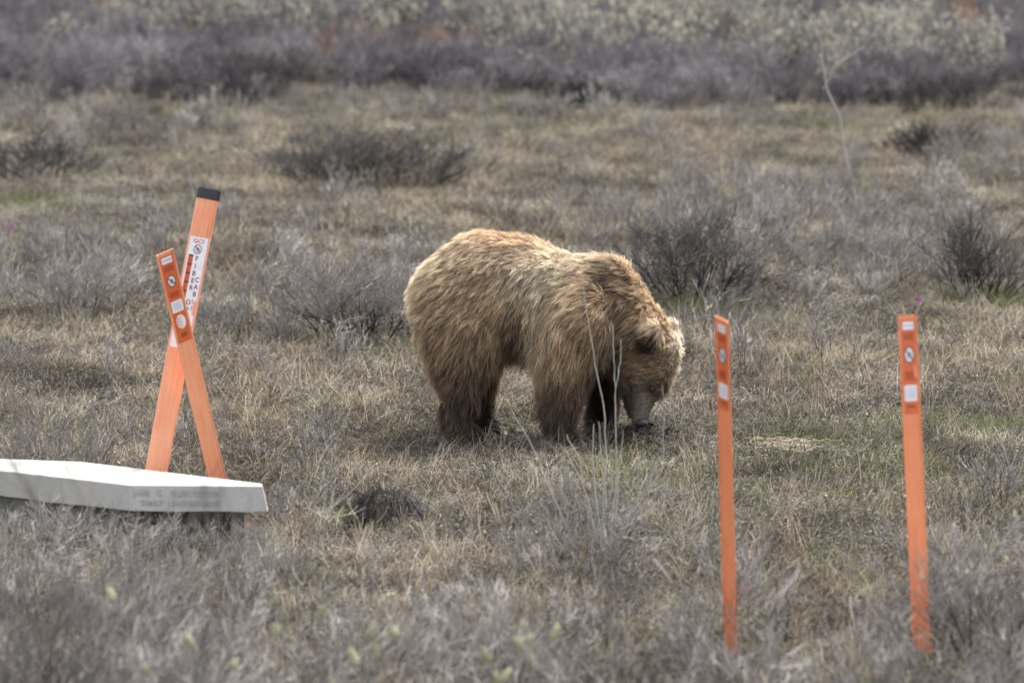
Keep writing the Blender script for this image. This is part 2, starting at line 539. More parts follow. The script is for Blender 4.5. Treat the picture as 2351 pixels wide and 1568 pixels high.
# heath
def d_heath(px, py, x, y):
    d = .12 + .35 * fbm(x, y, 1.3, 15)
    for c in ((720, 800, 170, 50, 1), (1780, 680, 180, 30, 1), (1900, 960, 300, 30, .5), (1150, 270, 300, 15, .6), (700, 1240, 300, 40, .4), (250, 1000, 120, 40, .5), (1100, 960, 200, 30, .4)):
        d = d + c[4] * bump(px, py, c[0], c[1], c[2], c[3])
    return np.clip(d, 0, 1) * clear(x, y) * clear_slab(x, y)
p, r = region_points(22, d_heath, seed=15)
scatter('low_heath', 'heath', p, r.uniform(.7, 1.4, len(p)), r.uniform(0, 6.28, len(p)), .15, 'low reddish brown heath twigs creeping between the grass tufts', 'heath')
# grey scrub
def d_scrub(px, py, x, y):
    d = .05 + .30 * fbm(x, y, .8, 21)
    for c in ((1700, 560, 330, 110, .8), (2150, 590, 260, 110, .95), (160, 650, 220, 70, 1.0), (800, 700, 190, 70, .95), (300, 540, 300, 30, .4), (150, 290, 250, 50, .3), (600, 280, 400, 40, .5), (1500, 270, 300, 30, .4),
              (1380, 1270, 220, 90, .5), (2250, 1180, 140, 60, .35), (600, 1200, 160, 20, .7), (2300, 400, 150, 60, .25)):
        d = d + c[4] * bump(px, py, c[0], c[1], c[2], c[3])
    d = d * (1 - .85 * bump(px, py, 1330, 1000, 420, 130))
    side = .55 * sstep(px, 1900, 2200) + .65 * sstep(-px, -900, -300) 
    d = d + sstep(py, 1200, 1380) * (.12 + .7 * side) + sstep(py, 1380, 1560) * .3
    return np.clip(d, 0, 1) * clear(x, y) * clear_slab(x, y)
p, r = region_points(20, d_scrub, seed=16)
px_, py_ = proj(p[:, 0], p[:, 1], p[:, 2])
sc_ = (.45 + .95 * r.uniform(size=len(p)) ** 1.5) * np.where((py_ > 1180) & (py_ < 1330), .7, 1) * (1 + .35 * sstep(py_, 1420, 1600))
scatter('grey_scrub', 'scrub', p, sc_, r.uniform(0, 6.28, len(p)), .15, 'leafless grey dwarf birch scrub spreading over the ground', 'scrub')
# taller thin stalks nearer to the camera
for k in range(4):
    L_ = shrub_lines(120 + k, 3, .42, .35, 1, .0026, .05, (2, 4), up=.5, bend=.35, wig=.2)
    source('stalk', lines_mb(L_, 0, 2, .3, .9, .0012, top=1), M['straw'])
p, r = region_points(9.0, lambda px, py, x, y: (sstep(py, 1050, 1250) * .75 + .25) * clear(x, y) * clear_slab(x, y), 20.5, 33, seed=23)
scatter('tall_stalks', 'stalk', p, r.uniform(.4, 1.0, len(p)), r.uniform(0, 6.28, len(p)), .15, 'sparse tall thin pale dead stalks sticking up from the nearer ground', 'dead stalks')
# thicket band far behind
def d_thick(px, py, x, y):
    wob = 14 * np.sin(px / 210.) + 9 * np.sin(px / 77. + 1)
    base = 246 + 20 * sstep(px, 900, 1500) + wob
    d = sstep(base - py, -6, 10) * (.75 + .35 * fbm(x, y, .7, 33))
    d = d - .55 * bump(px, py, 830, 110, 150, 45) - .8 * bump(px, py, 1450, 130, 380, 26) - .6 * bump(px, py, 2050, 190, 260, 22)
    return np.clip(d, 0, 1)
p, r = region_points(7.5, d_thick, 46, 74, seed=17)
scatter('willow_thicket', 'thicket', p, r.uniform(.5, .85, len(p)), r.uniform(0, 6.28, len(p)), .1, 'dense leafless blue grey willow thicket across the background', 'thicket')
p, r = region_points(3.0, lambda px, py, x, y: np.clip(1.2 * bump(px, py, 850, 170, 200, 40) + .3 * bump(px, py, 2200, 130, 300, 70) + .5 * bump(px, py, 2250, 10, 150, 30) + .08, 0, 1) * sstep(-py, -200, -150), 47, 74, seed=18)
scatter('orange_willow', 'orange', p, r.uniform(.6, 1.0, len(p)), r.uniform(0, 6.28, len(p)), .1, 'orange brown willow stems mixed into the background thicket', 'thicket')
p, r = region_points(4.2, lambda px, py, x, y: np.clip(1.5 * bump(px, py, 1450, 95, 400, 60) + 1.0 * bump(px, py, 2050, 165, 260, 45) + .5 * bump(px, py, 350, 110, 350, 40), 0, 1), 48, 76, seed=19)
scatter('catkin_willow', 'catkin', p, r.uniform(.6, 1.0, len(p)), r.uniform(0, 6.28, len(p)), .1, 'willow bushes covered with pale cream green catkins at the top of the view', 'thicket')

# ------------------------------------------------------------------ single shrubs
def shrub(name, px, py, hpx, seed, label, cat='shrub', stems=12, spread=1.0, mat='darktwig', mat2='twig', depth=3, kids=(3, 5), cat_n=0, cat_mat='catkin', rad=.006, base=.1, rmin=.0012, group=None, up=.28, bend=.5, flat=1.0, cat_L=.03, cat_r=.006):
    g = atz(px, py); g[2] = float(gz(g[0], g[1]))
    h = hpx / (F / g[1])
    root = empty(name, g)
    tag(root, label, cat, group)
    L_ = shrub_lines(seed, stems, h * 1.0, spread, depth, rad, base, kids, up=up, bend=bend)
    allp = np.concatenate([np.array(l[0]) for l in L_])
    top = np.percentile(allp[:, 2], 98)
    s = h / top
    L_ = [([q * np.array([s * flat, s * flat, s]) for q in pts], rr, dd, si) for pts, rr, dd, si in L_]
    if stems <= 8:
        for k in range(stems):
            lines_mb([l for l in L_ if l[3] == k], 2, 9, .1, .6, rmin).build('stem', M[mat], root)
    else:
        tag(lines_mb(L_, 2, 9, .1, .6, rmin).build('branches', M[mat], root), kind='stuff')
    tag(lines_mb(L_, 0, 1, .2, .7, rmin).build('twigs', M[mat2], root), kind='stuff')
    if cat_n:
        c = MB(); catkins(c, L_, cat_n, cat_L, cat_r, np.random.default_rng(seed))
        tag(c.build('catkins', M[cat_mat], root), kind='stuff')
    return root

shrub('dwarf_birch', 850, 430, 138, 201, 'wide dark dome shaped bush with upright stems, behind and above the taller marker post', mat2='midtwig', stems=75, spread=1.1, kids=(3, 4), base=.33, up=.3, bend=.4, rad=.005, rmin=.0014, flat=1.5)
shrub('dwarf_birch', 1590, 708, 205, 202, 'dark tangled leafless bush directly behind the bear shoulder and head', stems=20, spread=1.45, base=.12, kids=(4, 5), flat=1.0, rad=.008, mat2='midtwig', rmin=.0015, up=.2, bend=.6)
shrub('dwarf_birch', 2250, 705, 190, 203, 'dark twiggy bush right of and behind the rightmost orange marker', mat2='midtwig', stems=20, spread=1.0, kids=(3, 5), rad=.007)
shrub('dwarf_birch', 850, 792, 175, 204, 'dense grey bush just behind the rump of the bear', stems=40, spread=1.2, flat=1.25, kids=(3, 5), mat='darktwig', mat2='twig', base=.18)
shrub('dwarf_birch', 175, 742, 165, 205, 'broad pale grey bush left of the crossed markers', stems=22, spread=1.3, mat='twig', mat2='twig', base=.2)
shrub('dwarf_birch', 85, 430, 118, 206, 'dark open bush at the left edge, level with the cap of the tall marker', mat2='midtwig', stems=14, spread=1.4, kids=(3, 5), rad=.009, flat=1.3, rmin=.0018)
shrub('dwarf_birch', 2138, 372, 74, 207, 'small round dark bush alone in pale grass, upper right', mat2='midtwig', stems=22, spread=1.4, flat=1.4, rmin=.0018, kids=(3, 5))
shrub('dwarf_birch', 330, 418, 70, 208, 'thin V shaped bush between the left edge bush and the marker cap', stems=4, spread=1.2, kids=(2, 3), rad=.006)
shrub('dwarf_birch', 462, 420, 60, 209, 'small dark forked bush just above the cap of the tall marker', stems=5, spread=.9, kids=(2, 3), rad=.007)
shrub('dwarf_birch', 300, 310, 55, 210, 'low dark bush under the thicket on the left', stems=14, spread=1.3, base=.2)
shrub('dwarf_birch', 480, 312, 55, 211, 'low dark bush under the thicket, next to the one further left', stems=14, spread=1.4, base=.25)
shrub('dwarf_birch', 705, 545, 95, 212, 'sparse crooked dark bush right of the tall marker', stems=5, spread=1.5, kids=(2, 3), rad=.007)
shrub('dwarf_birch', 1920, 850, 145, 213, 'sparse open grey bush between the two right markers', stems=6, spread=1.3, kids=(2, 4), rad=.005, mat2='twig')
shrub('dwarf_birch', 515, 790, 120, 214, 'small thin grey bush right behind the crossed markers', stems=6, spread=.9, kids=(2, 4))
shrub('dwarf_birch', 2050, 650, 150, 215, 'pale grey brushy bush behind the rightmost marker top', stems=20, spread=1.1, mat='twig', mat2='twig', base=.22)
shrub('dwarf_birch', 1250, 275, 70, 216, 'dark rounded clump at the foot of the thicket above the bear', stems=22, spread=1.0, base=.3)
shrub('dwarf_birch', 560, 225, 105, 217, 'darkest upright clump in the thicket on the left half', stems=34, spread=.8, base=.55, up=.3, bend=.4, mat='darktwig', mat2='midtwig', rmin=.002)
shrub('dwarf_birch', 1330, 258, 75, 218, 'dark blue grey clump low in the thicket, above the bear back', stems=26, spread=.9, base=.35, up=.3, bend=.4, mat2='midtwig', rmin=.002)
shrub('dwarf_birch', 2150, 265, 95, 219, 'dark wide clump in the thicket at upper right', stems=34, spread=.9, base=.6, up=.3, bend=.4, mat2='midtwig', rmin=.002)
# nearer, out of focus
shrub('willow_shrub', 2130, 1500, 330, 230, 'leafless twiggy willow with dark stems in front of the rightmost marker foot', stems=6, spread=.45, kids=(2, 3), mat='twig', mat2='twig', rad=.0035, cat_n=14, cat_mat='catkin', cat_L=.02, cat_r=.005, up=.3, bend=.45)
shrub('willow_shrub', 1790, 1490, 280, 231, 'forked dark stemmed willow right of the left upright marker', stems=3, spread=.5, kids=(2, 3), mat='darktwig', mat2='twig', rad=.0045, up=.3, bend=.4)
shrub('willow_shrub', 1690, 1545, 300, 232, 'thin grey willow in front of the foot of the narrower upright marker', stems=4, spread=.7, kids=(2, 3), mat='twig', mat2='twig', rad=.0035, up=.3, bend=.5)
shrub('willow_shrub', 2270, 1560, 330, 233, 'dense dark willow in the lower right corner with cream catkins', stems=12, spread=.8, kids=(3, 4), mat='darktwig', mat2='twig', rad=.005, cat_n=26, cat_L=.03, cat_r=.008, cat_mat='catkin')
shrub('willow_shrub', 1215, 1900, 440, 234, 'low blurred willow with yellow catkins at bottom centre', stems=8, spread=.8, kids=(2, 4), mat='twig', mat2='twig', cat_n=16, cat_mat='yellow', cat_L=.055, cat_r=.017)
shrub('willow_shrub', 770, 1930, 560, 235, 'blurred willow with large yellow green catkins at the bottom, left of centre', stems=9, spread=.8, kids=(2, 4), mat='twig', mat2='twig', cat_n=24, cat_mat='yellow', cat_L=.06, cat_r=.017)
shrub('willow_shrub', 60, 1780, 520, 236, 'tall blurred grey willow in the lower left corner', stems=14, spread=.7, kids=(3, 4), mat='twig', mat2='twig', rad=.004, up=.3)
shrub('willow_shrub', 340, 1580, 320, 237, 'blurred grey brown willow in front of the concrete slab', stems=12, spread=.7, kids=(3, 4), mat='twig', mat2='twig', rad=.004, up=.3)
shrub('willow_shrub', 355, 2100, 1330, 243, 'tall very blurred grey willow stem in front of the crossed markers', stems=3, spread=.09, kids=(2, 3), mat='twig', mat2='twig', rad=.006, up=.35, bend=.3, rmin=.0018)
shrub('willow_shrub', 1130, 1345, 140, 238, 'small pale willow in short grass below the bear hind feet', stems=5, spread=.7, kids=(2, 3), mat='stalk', mat2='twig', rad=.003)
shrub('willow_shrub', 715, 1350, 330, 239, 'tall thin pale grass like willow right of the slab end', stems=3, spread=.25, kids=(2, 3), mat='stalk', mat2='stalk', rad=.003, up=.4, bend=.4)

shrub('dwarf_birch', 530, 1262, 92, 240, 'low pale twiggy bush under the right end of the slab', stems=26, spread=1.2, mat='darktwig', mat2='twig', base=.1)
shrub('dwarf_birch', 110, 1300, 150, 241, 'low grey bush in front of the left part of the slab', stems=18, spread=1.2, mat='darktwig', mat2='twig', base=.18)
shrub('dwarf_birch', 330, 1275, 112, 242, 'low bush hiding the dark gap below the stamped letters', stems=16, spread=1.2, mat='darktwig', mat2='twig', base=.15)
# stalks in front of the bear: one willow plant whose stems are its parts
def stem_path(mb, pts2, Y0, Y1, r0, r1, r=rng):
    P = []
    n = len(pts2)
    for i, (a, b) in enumerate(pts2):      # from tip to base
        t = i / (n - 1)
        P.append(at(a, b, Y0 + .25 * (1310 - b) / 650.))
    # refine
    Q = []
    for i in range(n - 1):
        for k in range(4):
            t = k / 4
            q = P[i] * (1 - t) + P[i + 1] * t
            Q.append(q + r.normal(size=3) * .0018)
    Q.append(P[-1])
    m = len(Q)
    mb.tube(Q, [r1 + (r0 - r1) * (i / (m - 1)) for i in range(m)], 6, .55)
STEMS = [
    [(1338,657),(1347,715),(1364,820),(1375,885),(1388,936),(1391,1041),(1390,1150),(1388,1300)],
    [(1407,746),(1410,833),(1412,885),(1414,1001),(1417,1080),(1408,1180),(1392,1310)],
    [(1426,778),(1424,833),(1414,890)],
    [(1521,885),(1525,937),(1522,1041),(1512,1060),(1485,1116),(1438,1180),(1400,1290)],
    [(1174,937),(1218,1015),(1242,1072),(1279,1160),(1313,1234),(1350,1310)],
    [(1299,1035),(1336,1106),(1353,1157),(1363,1211),(1375,1300)],
    [(1249,1207),(1279,1238),(1303,1278),(1345,1330)],
    [(1363,974),(1360,1049),(1367,1123),(1380,1250),(1383,1310)],
    [(1299,998),(1330,1050),(1340,1110)],
    [(1463,1052),(1466,1123),(1440,1210),(1400,1310)],
    [(1431,991),(1421,1076),(1414,1177),(1395,1300)],
    [(1376,968),(1380,1040),(1385,1120),(1386,1300)],
    [(1560,1110),(1575,1180),(1540,1260),(1440,1340)],
    [(1640,1120),(1635,1200),(1600,1290),(1500,1350)],
]
wr = empty('willow_sapling', atz(1385, 1310))
tag(wr, 'cluster of tall bare grey green willow shoots standing in front of the bear forelegs', 'willow shoots')
inv = Matrix.Translation(-Vector(wr.location))
for s_ in STEMS:
    mb = MB()
    stem_path(mb, s_, 26.1, 26.35, .0042 if s_[-1][1] > 1200 else .0026, .0019)
    mb.v = [tuple(Vector(v) - wr.location) for v in mb.v]
    mb.build('stem', M['stalk'], wr)

L_ = shrub_lines(301, 20, .50, 1.2, 3, .0035, .12, (2, 3), up=.22, bend=.42, wig=.22)
tag(lines_mb(L_, 0, 9, .3, .95, .0010).build('twigs', M['twig'], wr), kind='stuff')
# pale bare sapling at the upper right
g = atz(1975, 482)
t = empty('birch_sapling', g)
tag(t, 'slender pale bare sapling with a crooked stem and forked top in the upper right background', 'sapling')
def px_branch(name, pts2, Y, r0, r1, root, mat):
    mb = MB()
    P = [at(a, b, Y) - np.array(root.location) for a, b in pts2]
    m = len(P)
    mb.tube(P, [r0 + (r1 - r0) * (i / (m - 1)) for i in range(m)], 6, .6)
    mb.build(name, mat, root)
px_branch('trunk', [(1975,482),(1955,420),(1935,330),(1928,270),(1900,210),(1888,150),(1884,80)], g[1], .010, .0065, t, M['sapling'])
px_branch('branch', [(1884,80),(1870,55),(1830,10),(1800,-60)], g[1], .0055, .003, t, M['sapling'])
px_branch('branch', [(1884,80),(1910,45),(1945,10),(1990,-60)], g[1], .0055, .003, t, M['sapling'])
px_branch('branch', [(1890,205),(1920,150),(1980,110),(2020,60),(2045,10)], g[1], .005, .0025, t, M['sapling'])
g2 = atz(1712, 470)
t2 = empty('birch_sapling', g2)
tag(t2, 'thin faint dark bare stem rising above and right of the bear shoulder', 'sapling')
px_branch('trunk', [(1712,470),(1700,400),(1697,330),(1712,260),(1730,190),(1735,130)], g2[1], .008, .004, t2, M['twig'])
px_branch('branch', [(1697,330),(1680,290),(1672,240)], g2[1], .004, .002, t2, M['twig'])

# flowers and small pale things
def flower(px, py, z, size, col, name, label, cat='flower', petals=5):
    g = atz(px, py, z); 
    root = empty(name, (g[0], g[1], float(gz(g[0], g[1]))))
    tag(root, label, cat)
    z0 = z - root.location[2]
    mb = MB(); mb.tube([(0.01, 0, -.02), (0, 0.005, z0 * .5), (0, 0, z0)], [.0015, .0012, .001], 4, .4)
    mb.build('stem', M['green'], root)
    for k in range(petals):
        a = 6.283 * k / petals
        p = MB()
        u = np.array([math.cos(a), -.35 * math.sin(a) , math.sin(a) * .9]); v = np.array([-math.sin(a), -.35 * math.cos(a), math.cos(a) * .9]); c = np.array([0, 0, z0])
        n_ = np.array([0, -1, .25])
        P = [c, c + u * size * .6 + v * size * .38 + n_ * size * .15, c + u * size * 1.05 + n_ * size * .35, c + u * size * .6 - v * size * .38 + n_ * size * .15]
        Q = [q - n_ * .0006 for q in P]
        p.add(P + Q, [(0,1,2,3), (7,6,5,4), (0,4,5,1), (1,5,6,2), (2,6,7,3), (3,7,4,0)], .5)
        p.build('petal', col, root)
M['pinkp'] = simple('pink_petal', (.55, .16, .42), .6)
M['whitep'] = simple('white_petal', (.82, .80, .84), .6)
flower(23, 520, .14, .030, M['pinkp'], 'wildflower', 'small pink flower at the left edge, the larger of the two pink ones', 'flower', 6)
flower(2108, 690, .13, .022, M['pinkp'], 'wildflower', 'small pink flower in grass behind the rightmost marker', 'flower', 6)
flower(945, 293, .33, .024, M['whitep'], 'wildflower', 'bright white petal patch on top of the dark dome shaped bush')
for (a, b, z, s, lb) in ((190, 493, .06, .012, 'tiny white flower beside the green patch, left of the tall marker'), (1483, 580, .2, .011, 'tiny white flower in the dark bush behind the bear hump'), (1305, 713, .04, .009, ''), ):
    if lb: flower(a, b, z, s, M['whitep'], 'wildflower', lb)
flower(1030, 1206, .03, .012, M['whitep'], 'wildflower', 'white speck of a flower in the grass between slab and grass hummock')
flower(515, 1235, .03, .010, M['whitep'], 'wildflower', 'white speck just below the right part of the slab')

# hummock of grey grass
def hummock(px, py, rx, hz, label):
    g = atz(px, py); g[2] = float(gz(g[0], g[1]))
    root = empty('grass_hummock', g); tag(root, label, 'hummock')
    mb = MB(); rings, seg = 7, 18
    vs = []; fs = []
    for i in range(rings + 1):
        a = math.pi / 2 * i / rings
        for k in range(seg):
            b = 6.283 * k / seg
            q = 1 + .1 * math.sin(3 * b + 1) + .06 * math.sin(7 * b)
            vs.append((rx * math.cos(a) * math.cos(b) * q, rx * math.cos(a) * math.sin(b) * q * .9, hz * math.sin(a) - .03))
    for i in range(rings):
        for k in range(seg):
            k2 = (k + 1) % seg
            fs.append((i*seg+k, i*seg+k2, (i+1)*seg+k2, (i+1)*seg+k))
    mb.add(vs, fs); mb.build('mound', M['ground'], root, True)
    r = np.random.default_rng(5); g_ = MB()
    for _ in range(1500):
        b = r.uniform(0, 6.283); a = math.asin(r.uniform(.05, 1))
        p = np.array([rx * math.cos(a) * math.cos(b), rx * math.cos(a) * math.sin(b) * .9, hz * math.sin(a) - .03])
        o = np.array([math.cos(b), math.sin(b), 0]) * r.uniform(.3, 1) + r.normal(size=3) * .25
        L = r.uniform(.03, .08)
        pts = [p, p + o * L * .5 + np.array([0, 0, L * .35]), p + o * L * .9 + np.array([0, 0, -L * .1]), p + o * L * 1.1 + np.array([0, 0, -L * .7])]
        g_.tube(pts, [.0014, .0014, .001, .0005], 3, float(r.uniform(0, .8)), cap=False)
    tag(g_.build('drooping_grass', M['midtwig'], root), kind='stuff')
hummock(885, 1205, .16, .19, 'rounded grey hummock of drooping dead grass right of the slab')

# soil clods under the bear's nose, coloured dark for the head's shadow
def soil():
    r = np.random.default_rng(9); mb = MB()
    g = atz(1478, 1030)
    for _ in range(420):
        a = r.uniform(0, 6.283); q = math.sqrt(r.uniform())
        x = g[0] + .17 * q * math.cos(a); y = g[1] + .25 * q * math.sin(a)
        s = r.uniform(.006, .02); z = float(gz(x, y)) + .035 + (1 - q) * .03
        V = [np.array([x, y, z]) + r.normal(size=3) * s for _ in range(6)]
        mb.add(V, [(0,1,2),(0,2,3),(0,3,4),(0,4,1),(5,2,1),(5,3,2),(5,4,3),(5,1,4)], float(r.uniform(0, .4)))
    tag(mb.build('head_shadow_clods', simple('shadow_dark_soil', (.035, .028, .024), .95), None), 'patch of soil clods coloured dark as the head shadow under the muzzle of the bear', 'soil', kind='stuff')
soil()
def mat_straw():
    r = np.random.default_rng(19); mb = MB()
    g = atz(1772, 1062)
    for _ in range(230):
        x = g[0] + .14 * r.normal(); y = g[1] + .16 * r.normal()
        z = float(gz(x, y)) + .03 + r.uniform(0, .03)
        az = r.normal() * .5; L = r.uniform(.05, .12)
        d = np.array([math.cos(az), math.sin(az), r.uniform(-.1, .15)])
        p = np.array([x, y, z])
        mb.tube([p, p + d * L * .5 + np.array([0, 0, .008]), p + d * L], [.0016, .0016, .0008], 3, float(r.uniform(.4, 1.2)), cap=False)
    tag(mb.build('flattened_straw', M['straw'], None), 'pale flattened straw lying right of the bear muzzle', 'straw', kind='stuff')
mat_straw()

# ------------------------------------------------------------------ concrete slab
def concrete():
    m, n, b = new_mat('concrete')
    tc = n.nodes.new('ShaderNodeTexCoord')
    n1 = n.nodes.new('ShaderNodeTexNoise'); n1.inputs['Scale'].default_value = 3; n1.inputs['Detail'].default_value = 6
    n2 = n.nodes.new('ShaderNodeTexNoise'); n2.inputs['Scale'].default_value = 160; n2.inputs['Detail'].default_value = 3
    n3 = n.nodes.new('ShaderNodeTexVoronoi'); n3.inputs['Scale'].default_value = 22
    for q in (n1, n2, n3): n.links.new(tc.outputs['Object'], q.inputs['Vector'])
    r1 = ramp(n, [(.3, (.31,.30,.275)), (.5, (.385,.375,.35)), (.7, (.44,.43,.40))])
    r2 = ramp(n, [(.3, (.8,.8,.8)), (.6, (1,1,1))])
    r3 = ramp(n, [(.02, (.45,.4,.42)), (.07, (1,1,1))])
    n.links.new(n1.outputs['Fac'], r1.inputs[0]); n.links.new(n2.outputs['Fac'], r2.inputs[0]); n.links.new(n3.outputs['Distance'], r3.inputs[0])
    a = n.nodes.new('ShaderNodeMix'); a.data_type = 'RGBA'; a.blend_type = 'MULTIPLY'; a.inputs[0].default_value = 1
    n.links.new(r1.outputs[0], a.inputs[6]); n.links.new(r2.outputs[0], a.inputs[7])
    c = n.nodes.new('ShaderNodeMix'); c.data_type = 'RGBA'; c.blend_type = 'MULTIPLY'; c.inputs[0].default_value = .8
    n.links.new(a.outputs[2], c.inputs[6]); n.links.new(r3.outputs[0], c.inputs[7])
    n.links.new(c.outputs[2], b.inputs['Base Color'])
    b.inputs['Roughness'].default_value = .85
    bp = n.nodes.new('ShaderNodeBump'); bp.inputs['Strength'].default_value = .35; bp.inputs['Distance'].default_value = .004
    n.links.new(n2.outputs['Fac'], bp.inputs['Height']); n.links.new(bp.outputs[0], b.inputs['Normal'])
    return m
M['concrete'] = concrete()
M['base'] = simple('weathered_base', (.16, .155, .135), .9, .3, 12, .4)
M['stamp'] = simple('stamped_letters', (.335, .33, .31), .9, .05)

def poly_prism(name, top, bot, mat, parent, bev=.006):
    bm = bmesh.new()
    a = [bm.verts.new(p) for p in top]; b = [bm.verts.new(p) for p in bot]
    n = len(a)
    bm.faces.new(a); bm.faces.new(b[::-1])
    for i in range(n): bm.faces.new((a[i], b[i], b[(i+1) % n], a[(i+1) % n]))
    bmesh.ops.recalc_face_normals(bm, faces=bm.faces)
    if bev: bmesh.ops.bevel(bm, geom=[e for e in bm.edges], offset=bev, segments=2, affect='EDGES')
    me = bpy.data.meshes.new(name); bm.to_mesh(me); bm.free()
    me.materials.append(mat)
    return link(name, me, parent)

ZT, ZTH = .275, .117
slab_px = [(602,1116.5),(297,1114),(8,1081),(-230,1066),(-260,1052),(0,1053),(189,1060),(602,1110)]
top = [atz(a, b, ZT) for a, b in slab_px]
# small true tilt is left out: the lid lies level
cx = sum(p[0] for p in top) / len(top); cy = sum(p[1] for p in top) / len(top)
vault = empty('concrete_vault', (cx, cy, 0))
tag(vault, 'pale grey concrete slab with faint stamped letters, lying low at the left', 'concrete slab')
loc = lambda p, z: (p[0] - cx, p[1] - cy, z)
topl = [loc(p, ZT) for p in top]
botl = []
for p in top:
    q = np.array([p[0] - cx, p[1] - cy]); L = np.linalg.norm(q)
    q = q + q / L * .028
    botl.append((q[0], q[1] , ZT - ZTH))
def rough_edge(P, Q, n=14, amp=.0012, sd=4):
    r = np.random.default_rng(sd); a = []; b = []
    for i in range(len(P)):
        p0, p1 = np.array(P[i]), np.array(P[(i + 1) % len(P)]); q0, q1 = np.array(Q[i]), np.array(Q[(i + 1) % len(P)])
        for k in range(n):
            t = k / n
            j = r.normal(size=3) * amp * (1, 1, .5) * (k > 0)
            if r.uniform() < .07: j = j * 2.5
            a.append(tuple(p0 + (p1 - p0) * t + j * (1, 1, 0) * .7))
            b.append(tuple(q0 + (q1 - q0) * t + r.normal(size=3) * amp * (1, 1, 1.3)))
    return a, b
straight_top, straight_bot = topl, botl
rt, rb = rough_edge(topl, botl)
lid = poly_prism('lid', rt, rb, M['concrete'], vault, .003)
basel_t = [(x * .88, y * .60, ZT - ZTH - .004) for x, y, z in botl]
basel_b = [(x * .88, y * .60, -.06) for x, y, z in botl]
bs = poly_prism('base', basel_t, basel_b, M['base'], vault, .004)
def text_mesh(name, s, size, mat, parent, origin, xdir, updir, ex=.0006, align='LEFT', sx=1.0, spacing=1.0):
    cu = bpy.data.curves.new(name, 'FONT'); cu.body = s; cu.size = size; cu.extrude = ex; cu.align_x = align; cu.align_y = 'CENTER'
    cu.resolution_u = 3; cu.offset = size * .022; cu.space_character = spacing
    to = bpy.data.objects.new(name, cu)
    me = bpy.data.meshes.new_from_object(to)
    bpy.data.objects.remove(to); 
    X = Vector(xdir).normalized(); Yv = Vector(updir).normalized(); Z = X.cross(Yv).normalized()
    Mx = Matrix((X * sx, Yv, Z)).transposed().to_4x4(); Mx.translation = Vector(origin)
    me.transform(Mx)
    me.materials.clear(); me.materials.append(mat)
    return link(name, me, parent)
# stamped writing on the straight front face
A0 = Vector(topl[1]); A1 = Vector(topl[0]); B0 = Vector(botl[1]); B1 = Vector(botl[0])
xd = (A1 - A0).normalized(); ud = ((A0 + A1) - (B0 + B1)).normalized()
nrm = xd.cross(ud).normalized()
L_ = (A1 - A0).length
mid = lambda f, v: A0.lerp(A1, f).lerp(B0.lerp(B1, f), v) + nrm * .0028
st1 = text_mesh('stamped_lettering', 'J-HE  C   ELEV 22/2.0', .040, M['stamp'], lid, mid(.02, .30), xd, ud, .0008, sx=.95, spacing=1.15)
st2 = text_mesh('stamped_lettering', 'DMRT   ENTERPRISES', .036, M['stamp'], lid, mid(.07, .68), xd, ud, .0008, sx=.95, spacing=1.15)

for q in (st1, st2): q['kind'] = 'stuff'

# ------------------------------------------------------------------ marker posts
def orange(name, c, c2):
    m, n, b = new_mat(name)
    tc = n.nodes.new('ShaderNodeTexCoord')
    mp = n.nodes.new('ShaderNodeMapping'); mp.inputs['Scale'].default_value = (40, 40, 1.5)
    ns = n.nodes.new('ShaderNodeTexNoise'); ns.inputs['Scale'].default_value = 3; ns.inputs['Detail'].default_value = 5
    n.links.new(tc.outputs['Object'], mp.inputs[0]); n.links.new(mp.outputs[0], ns.inputs['Vector'])
    n2 = n.nodes.new('ShaderNodeTexNoise'); n2.inputs['Scale'].default_value = 5; n2.inputs['Detail'].default_value = 4
    n.links.new(tc.outputs['Object'], n2.inputs['Vector'])
    ad = mth(n, 'ADD', mth(n, 'MULTIPLY', ns.outputs['Fac'], .5), mth(n, 'MULTIPLY', n2.outputs['Fac'], .5))
    dk = tuple(q * .55 + .02 for q in c2)
    r = ramp(n, [(.33, dk), (.40, c2), (.58, c), (.68, tuple(min(1, q * 1.08 + .03) for q in c))])
    n.links.new(ad, r.inputs[0]); n.links.new(r.outputs[0], b.inputs['Base Color'])
    b.inputs['Roughness'].default_value = .5
    return m
M['orange'] = orange('faded_orange_plastic', (.78, .265, .115), (.70, .20, .08))
M['orange_pale'] = orange('sun_bleached_orange', (.80, .35, .195), (.74, .26, .13))
M['panel'] = simple('orange_sticker', (.62, .125, .035), .45, .06)
M['panel_print'] = simple('dark_print', (.30, .045, .015), .6, .05)
M['sticker'] = simple('white_sticker', (.74, .75, .77), .45, .04)
M['ink'] = simple('blue_black_ink', (.035, .03, .07), .5)
M['fadeink'] = simple('faded_blue_ink', (.36, .34, .52), .5)
M['pinkink'] = simple('pink_red_ink', (.62, .06, .17), .5)
M['capm'] = simple('black_cap_plastic', (.018, .019, .03), .35)
M['redstrip'] = simple('red_orange_strip', (.58, .085, .03), .5)

def cam_to_world(v):
    """camera axes (right, away, up) to place axes"""
    c, s = math.cos(TH), math.sin(TH)
    return Vector((v[0], v[1] * c + v[2] * s, -v[1] * s + v[2] * c))

def marker_frame(name, top_px, Y, a, wv, label, cat='marker post'):
    """empty at the foot of the post; local X = width, Z = up the post, -Y = printed face"""
    A = cam_to_world(a).normalized()
    Wd = cam_to_world(wv); Wd = (Wd - A * Wd.dot(A)).normalized()
    Yv = A.cross(Wd).normalized()
    topw = Vector(at(top_px[0], top_px[1], Y))
    L = (topw.z + .06) / A.z
    foot = topw - A * L
    R = Matrix((Wd, Yv, A)).transposed().to_4x4()
    R.translation = foot
    o = empty(name)
    o.matrix_world = R
    tag(o, label, cat, 'orange utility marker posts')
    return o, L

